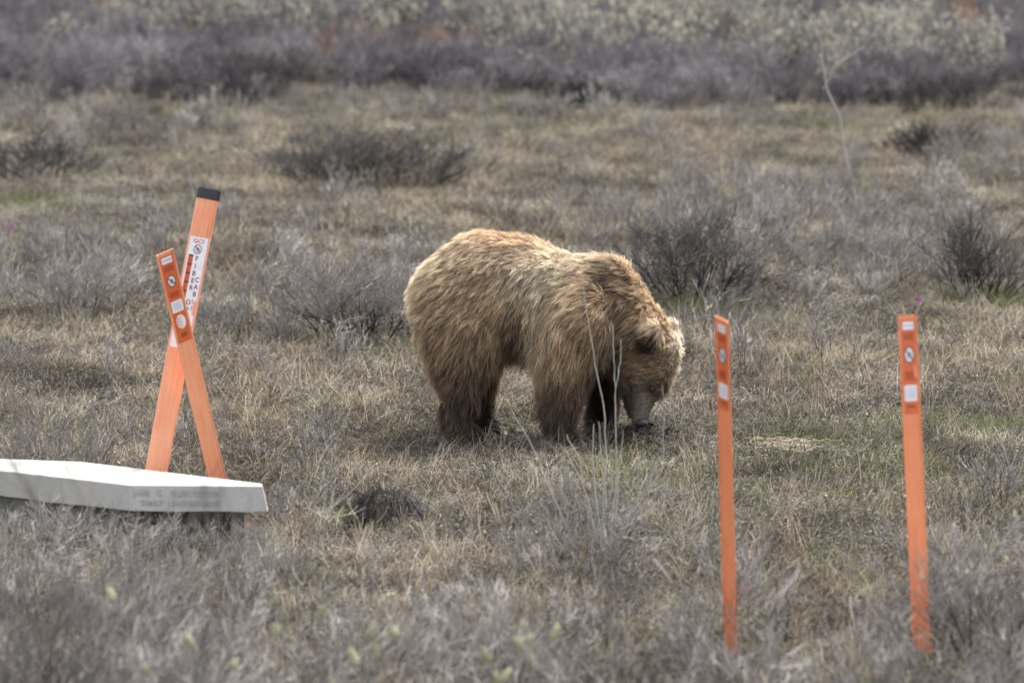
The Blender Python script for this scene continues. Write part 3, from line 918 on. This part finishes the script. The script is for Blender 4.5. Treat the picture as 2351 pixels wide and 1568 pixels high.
def ellipse(mb, cx, cz, rx, rz, y0, y1, seg=28, tint=.5, r_in=0):
    vs = []
    for y in (y0, y1):
        for k in range(seg):
            a = 6.283185 * k / seg
            vs.append((cx + rx * math.cos(a), y, cz + rz * math.sin(a)))
    if r_in == 0:
        fs = [tuple(range(seg)), tuple(range(2 * seg - 1, seg - 1, -1))]
        fs += [(k, seg + k, seg + (k + 1) % seg, (k + 1) % seg) for k in range(seg)]
    else:
        for y in (y0, y1):
            for k in range(seg):
                a = 6.283185 * k / seg
                vs.append((cx + rx * r_in * math.cos(a), y, cz + rz * r_in * math.sin(a)))
        fs = []
        for k in range(seg):
            k2 = (k + 1) % seg
            fs += [(k, k2, 2*seg + k2, 2*seg + k), (seg + k, 3*seg + k, 3*seg + k2, seg + k2), (k, seg + k, seg + k2, k2), (2*seg + k, 2*seg + k2, 3*seg + k2, 3*seg + k)]
    mb.add(vs, fs, tint)

def round_rect(mb, x0, x1, z0, z1, y0, y1, r=.004):
    pts = []
    for cx_, cz_, a0 in ((x1-r, z1-r, 0), (x0+r, z1-r, 90), (x0+r, z0+r, 180), (x1-r, z0+r, 270)):
        for k in range(4):
            a = math.radians(a0 + 30 * k); pts.append((cx_ + r * math.cos(a), cz_ + r * math.sin(a)))
    n = len(pts)
    vs = [(p[0], y0, p[1]) for p in pts] + [(p[0], y1, p[1]) for p in pts]
    mb.add(vs, [tuple(range(n)), tuple(range(2*n-1, n-1, -1))] + [(k, n+k, n+(k+1)%n, (k+1)%n) for k in range(n)])

def dig_symbol(root, cx, cz, rx, rz, y, ink='ink'):
    """round no-digging sign: ring, slash and a little digging figure"""
    mb = MB(); ellipse(mb, cx, cz, rx, rz, y, y - .0006); d = mb.build('symbol_disc', M['sticker'], root)
    mb = MB(); ellipse(mb, cx, cz, rx, rz, y - .0007, y - .0014, r_in=.84); mb.build('ring', M[ink], d)
    mb = MB()   # slash
    k = .72
    p0 = np.array([cx - rx * k, cz + rz * k * .9]); p1 = np.array([cx + rx * k, cz - rz * k * .9])
    n_ = np.array([p1[1] - p0[1], p0[0] - p1[0]]); n_ = n_ / np.linalg.norm(n_) * .0022
    q = [p0 + n_, p1 + n_, p1 - n_, p0 - n_]
    mb.add([(a[0], y - .0008, a[1]) for a in q] + [(a[0], y - .0015, a[1]) for a in q], [(0,1,2,3), (7,6,5,4), (0,4,5,1), (1,5,6,2), (2,6,7,3), (3,7,4,0)])
    mb.build('slash', M[ink], d)
    mb = MB()   # bending figure with a shovel
    F_ = lambda a, b: (cx + rx * a, y - .0008, cz + rz * b)
    mb.tube([F_(-.1, -.45), F_(.0, -.05), F_(.25, .25)], [.0016] * 3, 4)
    mb.tube([F_(.25, .25), F_(.05, .35)], [.002, .0016], 4)
    mb.tube([F_(.3, .2), F_(.35, -.2), F_(.15, -.5)], [.0013] * 3, 4)
    mb.tube([F_(-.45, .1), F_(.1, .15)], [.001] * 2, 4)
    mb.tube([F_(-.5, -.5), F_(-.3, .0), F_(-.1, .3)], [.001] * 3, 4)
    mb.build('figure', M[ink], d)

def print_lines(root, x0, x1, z0, z1, rows, y, mat='panel_print', name='print_block', seed=1, fill=.55):
    """unreadable small print: broken dashes in rows"""
    r = np.random.default_rng(seed); mb = MB()
    for k in range(rows):
        zc = z1 + (z0 - z1) * (k + .5) / rows; hh = abs(z1 - z0) / rows * fill / 2
        x = x0 + r.uniform(0, .1) * (x1 - x0); xe = x1 - r.uniform(0, .12) * (x1 - x0)
        while x < xe:
            l = r.uniform(.0018, .006)
            mb.box((x, y - .0006, zc - hh), (min(x + l, xe), y, zc + hh))
            x += l + .0012
    return mb.build(name, M[mat], root)

def flat_marker(top_px, Y, a, wv, wid, label, globe=False, bleach=False, chip=False):
    root, L = marker_frame('marker_post', top_px, Y, a, wv, label)
    # flat blade with raised ribs along both edges, slightly bowed
    prof = [(-.5, -.0035), (-.44, -.0035), (-.40, 0), (.40, 0), (.44, -.0035), (.5, -.0035), (.5, .004), (-.5, .004)]
    prof = [(x * wid, y) for x, y in prof]
    nseg = 16
    vs = []; fs = []; n = len(prof)
    r = np.random.default_rng(int(top_px[0]))
    for i in range(nseg + 1):
        z = L * i / nseg
        for x, y in prof: vs.append((x + (0 if i == nseg else r.normal() * .0004), y, z))
    for i in range(nseg):
        for k in range(n):
            k2 = (k + 1) % n
            fs.append((i*n+k, i*n+k2, (i+1)*n+k2, (i+1)*n+k))
    fs += [tuple(range(n))[::-1], tuple(nseg*n + k for k in range(n))]
    mb = MB(); mb.add(vs, fs); mb.build('blade', M['orange_pale' if bleach else 'orange'], root)
    w_ = wid * .39; y = -.0006
    pe = .466 if globe else .40
    mb = MB(); round_rect(mb, -w_, w_, L - pe, L - .018, y + .0004, y - .0004, .002)
    pn = mb.build('sticker_panel', M['panel'], root)
    y -= .0005
    z = lambda d: L - d
    def white(d0, d1, f=.8):
        m_ = MB(); round_rect(m_, -w_ * f, w_ * f, z(d1), z(d0), y, y - .0006, .004); return m_.build('white_label', M['sticker'], pn)
    y1 = y - .0007
    wl = white(.026, .058)
    text_mesh('warning_word', 'WARNING', .0115, M['fadeink'], wl, (0, y1, z(.042)), (1, 0, 0), (0, 0, 1), .0003, 'CENTER', 1.0)
    if globe:
        print_lines(pn, -w_*.8, w_*.8, z(.10), z(.070), 4, y, seed=1)
        dig_symbol(pn, 0, z(.150), .021, .031, y)
        print_lines(pn, -w_*.75, w_*.75, z(.235), z(.205), 4, y, seed=2)
        w2 = white(.252, .310, .85)
        print_lines(w2, -w_*.6, w_*.6, z(.300), z(.262), 6, y - .0006, 'fadeink', seed=3, fill=.3)
        g = MB(); ellipse(g, 0, z(.362), .0245, .036, y, y - .0006); go = g.build('globe_emblem', M['sticker'], pn)
        for k in range(5):    # curved bands across the globe
            dz = .022 - k * .0125
            hw = .0245 * math.sqrt(max(0, 1 - (dz / .036) ** 2)) * .98
            st = MB(); pts = []; rad = []
            for i in range(9):
                t = i / 8; xx = -hw + 1.55 * hw * t
                pts.append((xx, y - .0006, z(.362) + dz - .004 + .007 * ((t - .35) ** 2) * 2 + .006 * t)); rad.append(.0030 * (1 - t) + .0004)
            st.tube(pts, rad, 4); st.build('band', M['panel'], go)
        print_lines(pn, -w_*.5, w_*.6, z(.440), z(.415), 2, y, seed=5, fill=.8)
    else:
        print_lines(pn, -w_*.8, w_*.8, z(.100), z(.070), 4, y, seed=1)
        dig_symbol(pn, 0, z(.160), .021, .034, y)
        print_lines(pn, -w_*.7, w_*.6, z(.262), z(.226), 4, y, seed=2)
        w2 = white(.283, .348, .88)
        print_lines(w2, -w_*.7, w_*.7, z(.338), z(.293), 7, y - .0006, 'fadeink', seed=3, fill=.28)
        print_lines(pn, -w_*.7, w_*.8, z(.374), z(.364), 1, y, seed=7, fill=.9)
    if chip:
        m_ = MB(); round_rect(m_, w_*.62, w_*.95, z(.252), z(.202), y, y - .0007, .004); m_.build('peeled_patch', M['orange_pale'], pn)
    return root, L

# right markers
flat_marker((2083, 724), 23.65, (-.047, -.04, 1), (1, .35, -.02), .079, 'rightmost of the two upright orange marker posts, seen face on with white stickers', chip=True)
flat_marker((1657, 732), 23.15, (-32, -330, 725), (30, -36, -17), .080, 'narrow looking orange marker post turned sideways, standing right of the bear head')
# crossed left pair
Yc = 27.5
flat_marker((378, 579), Yc - .42, (-108, -250, 520), (40, 19, 18), .090, 'flat orange marker leaning left across the taller one, with a striped globe emblem', globe=True, bleach=True)

def tube_marker():
    root, L = marker_frame('marker_post', (481, 434), Yc, (121, 0, 645), (50, 8, -8), 'tall orange marker post with black cap and white fiber optic cable sticker, leaning right')
    wid = .104; th = .05
    def ring(z, s=1.0, n=24, off=0):
        # flattened tube, nearly flat front
        o = []
        for k in range(n):
            a = 6.283185 * k / n
            c, s_ = math.cos(a), math.sin(a)
            e = .45
            x = wid / 2 * s * math.copysign(abs(c) ** e, c); y = th / 2 * s * math.copysign(abs(s_) ** e, s_)
            o.append((x + off, y, z))
        return o
    n = 24
    def bow(z): return -.004 * math.sin(math.pi * z / L)     # the post is a little bowed
    zs = np.linspace(0, L - .035, 24)
    vs = []; fs = []
    for z in zs: vs += ring(z, 1, n, bow(z))
    for i in range(len(zs) - 1):
        for k in range(n):
            k2 = (k + 1) % n
            fs.append((i*n+k, i*n+k2, (i+1)*n+k2, (i+1)*n+k))
    fs += [tuple(range(n))[::-1], tuple((len(zs)-1)*n + k for k in range(n))]
    mb = MB(); mb.add(vs, fs); mb.build('tube', M['orange_pale'], root, False)
    vs = []; fs = []
    for z, s in ((L - .05, 1.07), (L - .05 + .001, 1.09), (L - .004, 1.09), (L, 1.05)): vs += ring(z, s, n, bow(z))
    for i in range(3):
        for k in range(n):
            k2 = (k + 1) % n
            fs.append((i*n+k, i*n+k2, (i+1)*n+k2, (i+1)*n+k))
    fs += [tuple(range(n))[::-1], tuple(3*n + k for k in range(n))]
    mb = MB(); mb.add(vs, fs); mb.build('cap', M['capm'], root)
    y = -th / 2 - .0012
    z = lambda d: L - d
    bx = lambda d: bow(L - d)
    def strip(name, d0, d1, xl, xr, yy, mat, par, seg=10):
        vs = []; fs = []
        for i in range(seg + 1):
            d = d0 + (d1 - d0) * i / seg
            for x_, y_ in ((xl, yy), (xr, yy), (xr, yy - .0007), (xl, yy - .0007)): vs.append((x_ + bx(d), y_, z(d)))
        for i in range(seg):
            for k in range(4):
                k2 = (k + 1) % 4
                fs.append((i*4+k, (i+1)*4+k, (i+1)*4+k2, i*4+k2))
        fs += [(0,1,2,3), tuple(seg*4 + k for k in (3,2,1,0))]
        m_ = MB(); m_.add(vs, fs); return m_.build(name, mat, par)
    st = strip('sticker', .232, .76, -.047, .044, y, M['sticker'], root)
    strip('pink_edge', .234, .76, .0385, .0425, y - .0008, simple('pink_stripe', (.80, .28, .27), .5), st)
    y1 = y - .0008
    text_mesh('brand_lettering', 'GCI', .027, M['pinkink'], st, (bx(.255) - .005, y1, z(.252)), (1, 0, 0), (0, 0, 1), .0003, 'CENTER', 1.15)
    dig_symbol(st, bx(.29) - .003, z(.289), .0195, .022, y1, 'ink')
    rs = strip('red_strip', .318, .62, -.039, -.017, y1, M['redstrip'], st)
    for k in range(7):
        d = .318 + k * .042
        m_ = MB(); m_.box((-.039 + bx(d), y1 - .0014, z(d) - .008), (-.017 + bx(d), y1 - .0008, z(d) + .0)); m_.build('dark_mark', M['ink'], rs)
    for k, ch in enumerate('FIBER OPTIC'):
        if ch == ' ': continue
        d = .335 + k * .0345
        text_mesh('letter', ch, .033, M['ink'], st, (.001 + bx(d), y1, z(d)), (1, 0, 0), (0, 0, 1), .0003, 'CENTER', .85)
    for k, ch in enumerate('CABLE'):
        d = .432 + k * .034
        text_mesh('letter', ch, .033, M['ink' if k < 3 else 'fadeink'], st, (.022 + bx(d), y1, z(d)), (1, 0, 0), (0, 0, 1), .0003, 'CENTER', .85)
    m_ = MB(); round_rect(m_, .026 + bx(.56), .0405 + bx(.56), z(.60), z(.53), y1 - .0002, y1 - .0009, .005); m_.build('peeled_patch', M['orange_pale'], st)
tube_marker()

# ------------------------------------------------------------------ the bear
YB = 29.85
def S(px, py, r, dy=0.0, sy=1.0):
    p = at(px, py, YB + dy)
    return (p[0], p[1], p[2], r / 450.0 * (YB + dy) / 30.0, sy)
def chain(keys, n=6):
    out = []
    for a, b in zip(keys[:-1], keys[1:]):
        for i in range(n):
            t = i / n
            out.append(tuple(a[k] * (1 - t) + b[k] * t for k in range(5)))
    out.append(keys[-1])
    return out
balls = []
# torso, rump to chest
balls += chain([S(1050, 684, 106, 0, .95), S(1112, 660, 126, 0, .95), S(1180, 677, 135, 0, .9), S(1262, 700, 120, 0, .85), S(1345, 700, 108, 0, .85), S(1392, 720, 92, 0, .85)], 5)
balls += chain([S(1345, 640, 52, 0, .9), S(1390, 650, 58, 0, .9), S(1425, 690, 62, 0, .9)], 4)          # hump
balls += chain([S(1390, 715, 92), S(1435, 745, 80, -.02), S(1478, 782, 68, -.05)], 5)    # neck
balls += chain([S(1470, 780, 64, -.05), S(1500, 800, 57, -.07), S(1502, 845, 50, -.10)], 4) # skull
balls += chain([S(1470, 830, 52, -.06), S(1482, 868, 46, -.11)], 3)                         # cheeks
balls += chain([S(1445, 830, 50, .02), S(1470, 870, 42, -.02)], 3)
balls += chain([S(1490, 868, 44, -.12), S(1479, 905, 31, -.17), S(1472, 940, 22, -.23), S(1468, 966, 18, -.27)], 5)  # muzzle
balls += chain([S(1460, 880, 34, -.10), S(1450, 925, 18, -.15), S(1453, 955, 11, -.19)], 4)  # lower jaw
# hind legs
balls += chain([S(1058, 765, 98, -.13, .8), S(1054, 845, 62, -.17, .8), S(1058, 905, 38, -.18), S(1045, 950, 31, -.18), S(1052, 985, 28, -.19), S(1078, 1004, 26, -.21)], 6)
balls += chain([S(1085, 775, 85, .14, .8), S(1090, 840, 50, .17, .8), S(1103, 900, 26, .18), S(1100, 945, 22, .18), S(1104, 972, 22, .17), S(1122, 983, 20, .15)], 6)
# fore legs
balls += chain([S(1325, 740, 92, -.16, .7), S(1302, 815, 68, -.20, .8), S(1288, 885, 47, -.20), S(1284, 940, 36, -.20), S(1284, 985, 30, -.21), S(1304, 1008, 28, -.24)], 6)
balls += chain([S(1365, 760, 84, .14, .7), S(1378, 840, 54, .17, .8), S(1390, 900, 34, .16), S(1384, 945, 28, .15), S(1380, 972, 27, .13), S(1398, 985, 23, .10)], 6)
# ears
ear_n = S(1497, 762, 22, -.22); ear_f = S(1543, 757, 19, .0)
balls += [ear_n, ear_f]

def body_mesh():
    bm = bmesh.new()
    for x, y, z, r, sy in balls:
        z = max(z, r * .8)
        m_ = Matrix.Translation((x, y, z)) @ Matrix.Diagonal((r, r * sy, r, 1))
        bmesh.ops.create_icosphere(bm, subdivisions=3, radius=1.0, matrix=m_)
    me = bpy.data.meshes.new('body'); bm.to_mesh(me); bm.free()
    o = bpy.data.objects.new('body_src', me); COL.objects.link(o)
    rm = o.modifiers.new('r', 'REMESH'); rm.mode = 'VOXEL'; rm.voxel_size = .0125
    sm = o.modifiers.new('s', 'SMOOTH'); sm.factor = .6; sm.iterations = 7
    dg = bpy.context.evaluated_depsgraph_get()
    out = bpy.data.meshes.new_from_object(o.evaluated_get(dg))
    bpy.data.objects.remove(o)
    out.name = 'body'
    out.polygons.foreach_set('use_smooth', np.ones(len(out.polygons), dtype=bool))
    return out
bear = empty('brown_bear', (float(at(1200, 1000, YB)[0]), YB, 0))
tag(bear, 'blond brown shaggy grizzly bear standing side on with its head lowered to the ground', 'bear')
bm_ = body_mesh()
nv = len(bm_.vertices)
co = np.zeros(nv * 3); bm_.vertices.foreach_get('co', co); co = co.reshape(-1, 3)
no = np.zeros(nv * 3); bm_.vertices.foreach_get('normal', no); no = no.reshape(-1, 3)
# broad lumps of coat
nz = np.array([mnoise.noise(Vector((p[0] * 12 + p[2] * 4, p[1] * 8, p[2] * 6 - p[0] * 3))) + .5 * mnoise.noise(Vector((p[0] * 19, p[1] * 19, p[2] * 19 + 5))) for p in co])
qx, qy = proj(co[:, 0], co[:, 1], co[:, 2])
calm = 1 - np.clip(bump(qx, qy, 1465, 930, 45, 45) * 1.3, 0, 1)
co = co + no * (nz * .020 * calm * (1 - .6 * np.clip(no[:, 2], 0, 1)))[:, None]
bloc = np.array(bear.location)
bm_.vertices.foreach_set('co', (co - bloc).ravel()); bm_.update()

def fur_col(px, py, z):
    """coat colour, patch by patch, with some shade and rim light painted in"""
    n = len(px)
    straw = np.array([.86, .70, .51]); gold = np.array([.68, .495, .31]); brown = np.array([.26, .19, .13]); dark = np.array([.03, .024, .023]); pale = np.array([.93, .80, .63])
    c = np.tile(gold * .75 + straw * .25, (n, 1))
    def mix(c, col, wgt):
        wgt = np.clip(wgt, 0, 1)[:, None]
        return c * (1 - wgt) + col * wgt
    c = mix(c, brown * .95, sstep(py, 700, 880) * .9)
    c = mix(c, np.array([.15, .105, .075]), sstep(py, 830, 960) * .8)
    c = mix(c, pale, bump(px, py, 1060, 590, 150, 45) * .5)
    c = mix(c, pale, bump(px, py, 1330, 610, 80, 22) * .6)
    c = mix(c, straw, bump(px, py, 1020, 620, 90, 70) * .6)
    c = mix(c, np.array([.58, .38, .22]), bump(px, py, 1190, 540, 80, 22) * .8)
    c = mix(c, pale, bump(px, py, 1245, 640, 100, 55) * .95)
    c = mix(c, pale * .95, bump(px, py, 1238, 740, 32, 95) * .85)
    c = mix(c, straw, bump(px, py, 1300, 720, 30, 70) * .5)
    c = mix(c, straw, bump(px, py, 1330, 620, 50, 30) * .5)
    c = mix(c, brown, bump(px, py, 1095, 640, 60, 25) * .4)  # painted shadow between tufts on the upper flank
    c = mix(c, brown, bump(px, py, 1000, 740, 60, 60) * .4)
    c = mix(c, brown * .55, bump(px, py, 1392, 645, 42, 42) * 1.0)
    c = mix(c, brown * .9, bump(px, py, 1440, 700, 35, 45) * .8)
    c = mix(c, brown, bump(px, py, 1420, 760, 70, 60) * .55)
    c = mix(c, brown * .55, bump(px, py, 1185, 770, 26, 60) * .9)  # flank fold: shadow between tufts put into the coat colour
    c = mix(c, brown * .6, bump(px, py, 1150, 575, 70, 12) * .6)
    c = mix(c, brown * .8, bump(px, py, 1085, 850, 50, 60) * .5)
    c = mix(c, gold, bump(px, py, 1290, 800, 60, 60) * .5)
    c = mix(c, gold * .8, bump(px, py, 1490, 860, 60, 50) * .6)
    c = mix(c, dark, bump(px, py, 1493, 790, 24, 24) * 1.3)
    c = mix(c, brown * .8, bump(px, py, 1455, 800, 30, 30) * .5)
    c = mix(c, brown * .75, bump(px, py, 1500, 880, 40, 22) * .5)
    c = mix(c, straw, bump(px, py, 1500, 752, 28, 16) * .8)
    c = mix(c, pale, bump(px, py, 945, 680, 22, 130) * .5)  # rim light along the rump, painted into the fur
    c = mix(c, pale, sstep(px, 1525, 1560) * (py < 890) * .9)  # painted rim light on the right edge of the head
    c = mix(c, brown * .55, bump(px, py, 1385, 860, 26, 60) * .8)  # deep shade of the gap behind the near foreleg, painted
    c = mix(c, dark * 1.3, sstep(py, 830, 960) * bump(px, py, 1120, 950, 36, 130) * 1.1)  # far hind leg: its shade is painted into the fur colour
    c = mix(c, dark, bump(px, py, 1388, 930, 42, 85) * 1.1)  # shade on the far foreleg, painted nearly black
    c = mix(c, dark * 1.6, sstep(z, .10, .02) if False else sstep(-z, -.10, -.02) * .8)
    c = mix(c, np.array([.20, .17, .14]), bump(px, py, 1470, 935, 32, 40) * .95)
    c = mix(c, dark * 1.2, bump(px, py, 1497, 893, 14, 10) * .8)
    c = mix(c, dark * 1.3, bump(px, py, 1440, 935, 12, 30) * .7)
    return c

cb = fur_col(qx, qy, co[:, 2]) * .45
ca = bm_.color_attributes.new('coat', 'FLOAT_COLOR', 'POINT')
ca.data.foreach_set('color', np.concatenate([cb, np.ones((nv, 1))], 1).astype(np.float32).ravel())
m, n, b = new_mat('undercoat')
a_ = n.nodes.new('ShaderNodeAttribute'); a_.attribute_name = 'coat'
n.links.new(a_.outputs['Color'], b.inputs['Base Color']); b.inputs['Roughness'].default_value = .9; b.inputs['Specular IOR Level'].default_value = .1
bm_.materials.clear(); bm_.materials.append(m)
body = link('body', bm_, bear)

# --- coat of hair
def fur():
    r = np.random.default_rng(21)
    me = bm_
    me.calc_loop_triangles()
    nt_ = len(me.loop_triangles)
    tri = np.zeros(nt_ * 3, np.int32); me.loop_triangles.foreach_get('vertices', tri); tri = tri.reshape(-1, 3)
    P = co; N_ = np.zeros(nv * 3); me.vertices.foreach_get('normal', N_); N_ = N_.reshape(-1, 3)
    A = P[tri[:, 0]]; B = P[tri[:, 1]]; C = P[tri[:, 2]]
    area = np.linalg.norm(np.cross(B - A, C - A), axis=1) / 2
    ce = (A + B + C) / 3
    tx, ty = proj(ce[:, 0], ce[:, 1], ce[:, 2])
    wgt = area * (1 + 1.0 * bump(tx, ty, 1490, 840, 70, 90))
    cdf = np.cumsum(wgt); cdf /= cdf[-1]
    def sample(n):
        i = np.searchsorted(cdf, r.uniform(size=n))
        u, v = r.uniform(size=n), r.uniform(size=n)
        k = u + v > 1; u[k] = 1 - u[k]; v[k] = 1 - v[k]
        w0 = (1 - u - v)[:, None]; u = u[:, None]; v = v[:, None]
        p = A[i] * w0 + B[i] * u + C[i] * v
        nn = N_[tri[i, 0]] * w0 + N_[tri[i, 1]] * u + N_[tri[i, 2]] * v
        nn /= np.linalg.norm(nn, axis=1)[:, None] + 1e-9
        return p, nn
    def flow(p, nn):
        px, py = proj(p[:, 0], p[:, 1], p[:, 2])
        d = np.zeros_like(p)
        def addf(wt, v):
            nonlocal d
            d += wt[:, None] * np.array(v)[None]
        tot = .15 * np.ones(len(p))
        addf(tot, (-.9, 0, -.5))
        addf(bump(px, py, 1050, 620, 130, 110), (-1.0, 0, -.25))
        addf(bump(px, py, 1060, 800, 110, 90), (-.5, 0, -.8))
        addf(bump(px, py, 1200, 600, 110, 60), (-1.0, 0, -.3))
        addf(bump(px, py, 1220, 740, 90, 100), (-.45, 0, -.95))
        addf(bump(px, py, 1330, 660, 80, 70), (-.95, 0, -.35))
        addf(bump(px, py, 1390, 620, 45, 40), (-.2, 0, .8))
        addf(bump(px, py, 1450, 700, 60, 60), (-.9, 0, -.1))
        addf(bump(px, py, 1310, 820, 80, 80), (-.35, 0, -1))
        addf(bump(px, py, 1420, 790, 50, 60), (-.8, 0, -.5))
        addf(bump(px, py, 1500, 830, 60, 60) * 1.3, (-.75, 0, .1))
        addf(bump(px, py, 1470, 920, 50, 50) * 1.2, (.0, 0, .9))
        addf(sstep(py, 850, 930) * (px < 1420) * 1.5, (-.1, 0, -1))
        # slow swirl
        q = np.array([[mnoise.noise(Vector((a * 3.6, b * 3.6, c * 3.6))), mnoise.noise(Vector((a * 3.6 + 30, b * 3.6, c * 3.6))), mnoise.noise(Vector((a * 3.6, b * 3.6 + 30, c * 3.6)))] for a, b, c in p])
        d += q * .75 * np.linalg.norm(d, axis=1)[:, None]
        d -= nn * np.sum(d * nn, axis=1)[:, None]
        d /= np.linalg.norm(d, axis=1)[:, None] + 1e-6
        return d, px, py
    def length(px, py):
        L = .066 * np.ones(len(px))
        L += .03 * bump(px, py, 1400, 640, 60, 50) + .025 * bump(px, py, 1250, 780, 90, 80) + .02 * bump(px, py, 1310, 840, 70, 70)
        L -= .018 * bump(px, py, 1060, 640, 130, 110)
        L += .028 * bump(px, py, 1420, 720, 70, 80)
        L = L * (1 - .4 * sstep(py, 930, 1000) * (px < 1420))
        hd = np.clip(bump(px, py, 1515, 850, 70, 90) * 1.1, 0, 1)
        L = L * (1 - .45 * hd)
        mz = np.clip(bump(px, py, 1470, 945, 42, 48) * 1.6, 0, 1)
        L = L * (1 - .85 * mz)
        return L
    NC = 11000
    cp, cn = sample(NC)
    cd_, cx_, cy_ = flow(cp, cn)
    cl = length(cx_, cy_) * r.uniform(.75, 1.25, NC)
    lift = .36 + .12 * r.normal(size=NC)
    cdir = cd_ * 1.0 + cn * lift[:, None] + r.normal(size=(NC, 3)) * .13
    cdir /= np.linalg.norm(cdir, axis=1)[:, None]
    csh = r.uniform(.48, 1.32, NC)      # a lock may be lighter or darker
    kd = kdtree.KDTree(NC)
    for i in range(NC): kd.insert(cp[i], i)
    kd.balance()
    N = 130000
    hp, hn = sample(N)
    ci = np.array([kd.find(p)[1] for p in hp])
    hx, hy = proj(hp[:, 0], hp[:, 1], hp[:, 2])
    L = np.minimum(length(hx, hy), cl[ci] * 1.25) * r.uniform(.4, 1.18, N)
    d = cdir[ci] * .85 + hn * .15 + r.normal(size=(N, 3)) * .2
    d /= np.linalg.norm(d, axis=1)[:, None]
    K = 6
    T = np.linspace(0, 1, K)
    tipc = cp[ci] + cdir[ci] * cl[ci][:, None]
    clump = np.clip(r.uniform(.1, .85, N) + .15 * bump(hx, hy, 1400, 720, 110, 130), 0, .95)
    X = np.zeros((N, K, 3))
    wob = r.normal(size=(N, 3)) * .05
    for k, t in enumerate(T):
        base = hp + d * (L * t)[:, None]
        base[:, 2] -= L * .28 * t * t
        target = cp[ci] + cdir[ci] * (L * t)[:, None]
        target[:, 2] -= L * .28 * t * t
        cw = (clump * t ** 1.3)[:, None]
        X[:, k] = base * (1 - cw) + target * cw + wob * (L * math.sin(t * 5.0) * .5)[:, None]
    X[..., 2] = np.maximum(X[..., 2], .012)
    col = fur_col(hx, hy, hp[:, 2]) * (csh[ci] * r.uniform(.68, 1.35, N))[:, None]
    cur = bpy.data.hair_curves.new('fur')
    cur.add_curves([K] * N)
    cur.attributes['position'].data.foreach_set('vector', (X - bloc).astype(np.float32).ravel())
    rad = np.tile((.0011 * (1 - .8 * T ** 1.5)), (N, 1)) * r.uniform(.7, 1.2, (N, 1))
    if 'radius' not in cur.attributes: cur.attributes.new('radius', 'FLOAT', 'POINT')
    cur.attributes['radius'].data.foreach_set('value', rad.astype(np.float32).ravel())
    a = cur.attributes.new('coat', 'FLOAT_COLOR', 'CURVE')
    a.data.foreach_set('color', np.concatenate([np.clip(col, 0, .95), np.ones((N, 1))], 1).astype(np.float32).ravel())
    m, n, b = new_mat('fur')
    out = n.nodes['Material Output']
    at_ = n.nodes.new('ShaderNodeAttribute'); at_.attribute_name = 'coat'
    hi = n.nodes.new('ShaderNodeHairInfo')
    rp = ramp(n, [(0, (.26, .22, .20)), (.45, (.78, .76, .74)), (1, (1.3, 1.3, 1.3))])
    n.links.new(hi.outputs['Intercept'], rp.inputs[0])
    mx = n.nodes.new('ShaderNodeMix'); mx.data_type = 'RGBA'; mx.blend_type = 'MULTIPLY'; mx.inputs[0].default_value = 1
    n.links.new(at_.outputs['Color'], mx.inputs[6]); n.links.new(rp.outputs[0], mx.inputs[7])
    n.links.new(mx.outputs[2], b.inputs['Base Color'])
    b.inputs['Roughness'].default_value = .55; b.inputs['Specular IOR Level'].default_value = .3
    tr = n.nodes.new('ShaderNodeBsdfTranslucent'); n.links.new(mx.outputs[2], tr.inputs[0])
    ms = n.nodes.new('ShaderNodeMixShader'); ms.inputs[0].default_value = .5
    n.links.new(b.outputs[0], ms.inputs[1]); n.links.new(tr.outputs[0], ms.inputs[2]); n.links.new(ms.outputs[0], out.inputs[0])
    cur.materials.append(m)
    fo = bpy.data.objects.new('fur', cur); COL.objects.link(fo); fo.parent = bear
    tag(fo, kind='stuff')
fur()

def blob(name, c, rad, scl, mat, rot=None):
    bm = bmesh.new()
    mt = Matrix.Translation(Vector(c) - bear.location) @ (rot or Matrix.Identity(4)) @ Matrix.Diagonal((*scl, 1))
    bmesh.ops.create_icosphere(bm, subdivisions=3, radius=rad, matrix=mt)
    me = bpy.data.meshes.new(name); bm.to_mesh(me); bm.free()
    me.polygons.foreach_set('use_smooth', np.ones(len(me.polygons), dtype=bool))
    me.materials.append(mat); return link(name, me, bear)
M['nose'] = simple('wet_black_nose', (.012, .011, .012), .6)
M['claw'] = simple('horn_claw', (.10, .08, .06), .4)
blob('nose', at(1473, 971, YB - .30), .032, (1.0, 1.0, .72), M['nose'])
blob('eye', at(1497, 894, YB - .235), .009, (1, 1, 1), M['nose'])
for fx, fy, dy in ((1094, 1008, -.26), (1130, 988, .12), (1312, 1016, -.29), (1400, 988, .06)):
    for k in range(5):
        p0 = at(fx + 6, fy - 4, YB + dy + .025 * (k - 2))
        p0[2] = .045
        mb = MB()
        q = [p0 + np.array(v) for v in ((.03, 0, .0), (.06, 0, .0), (.085, 0, -.02))]
        mb.tube([a - bloc for a in q], [.006, .005, .0012], 6)
        mb.build('claw', M['claw'], bear, True)
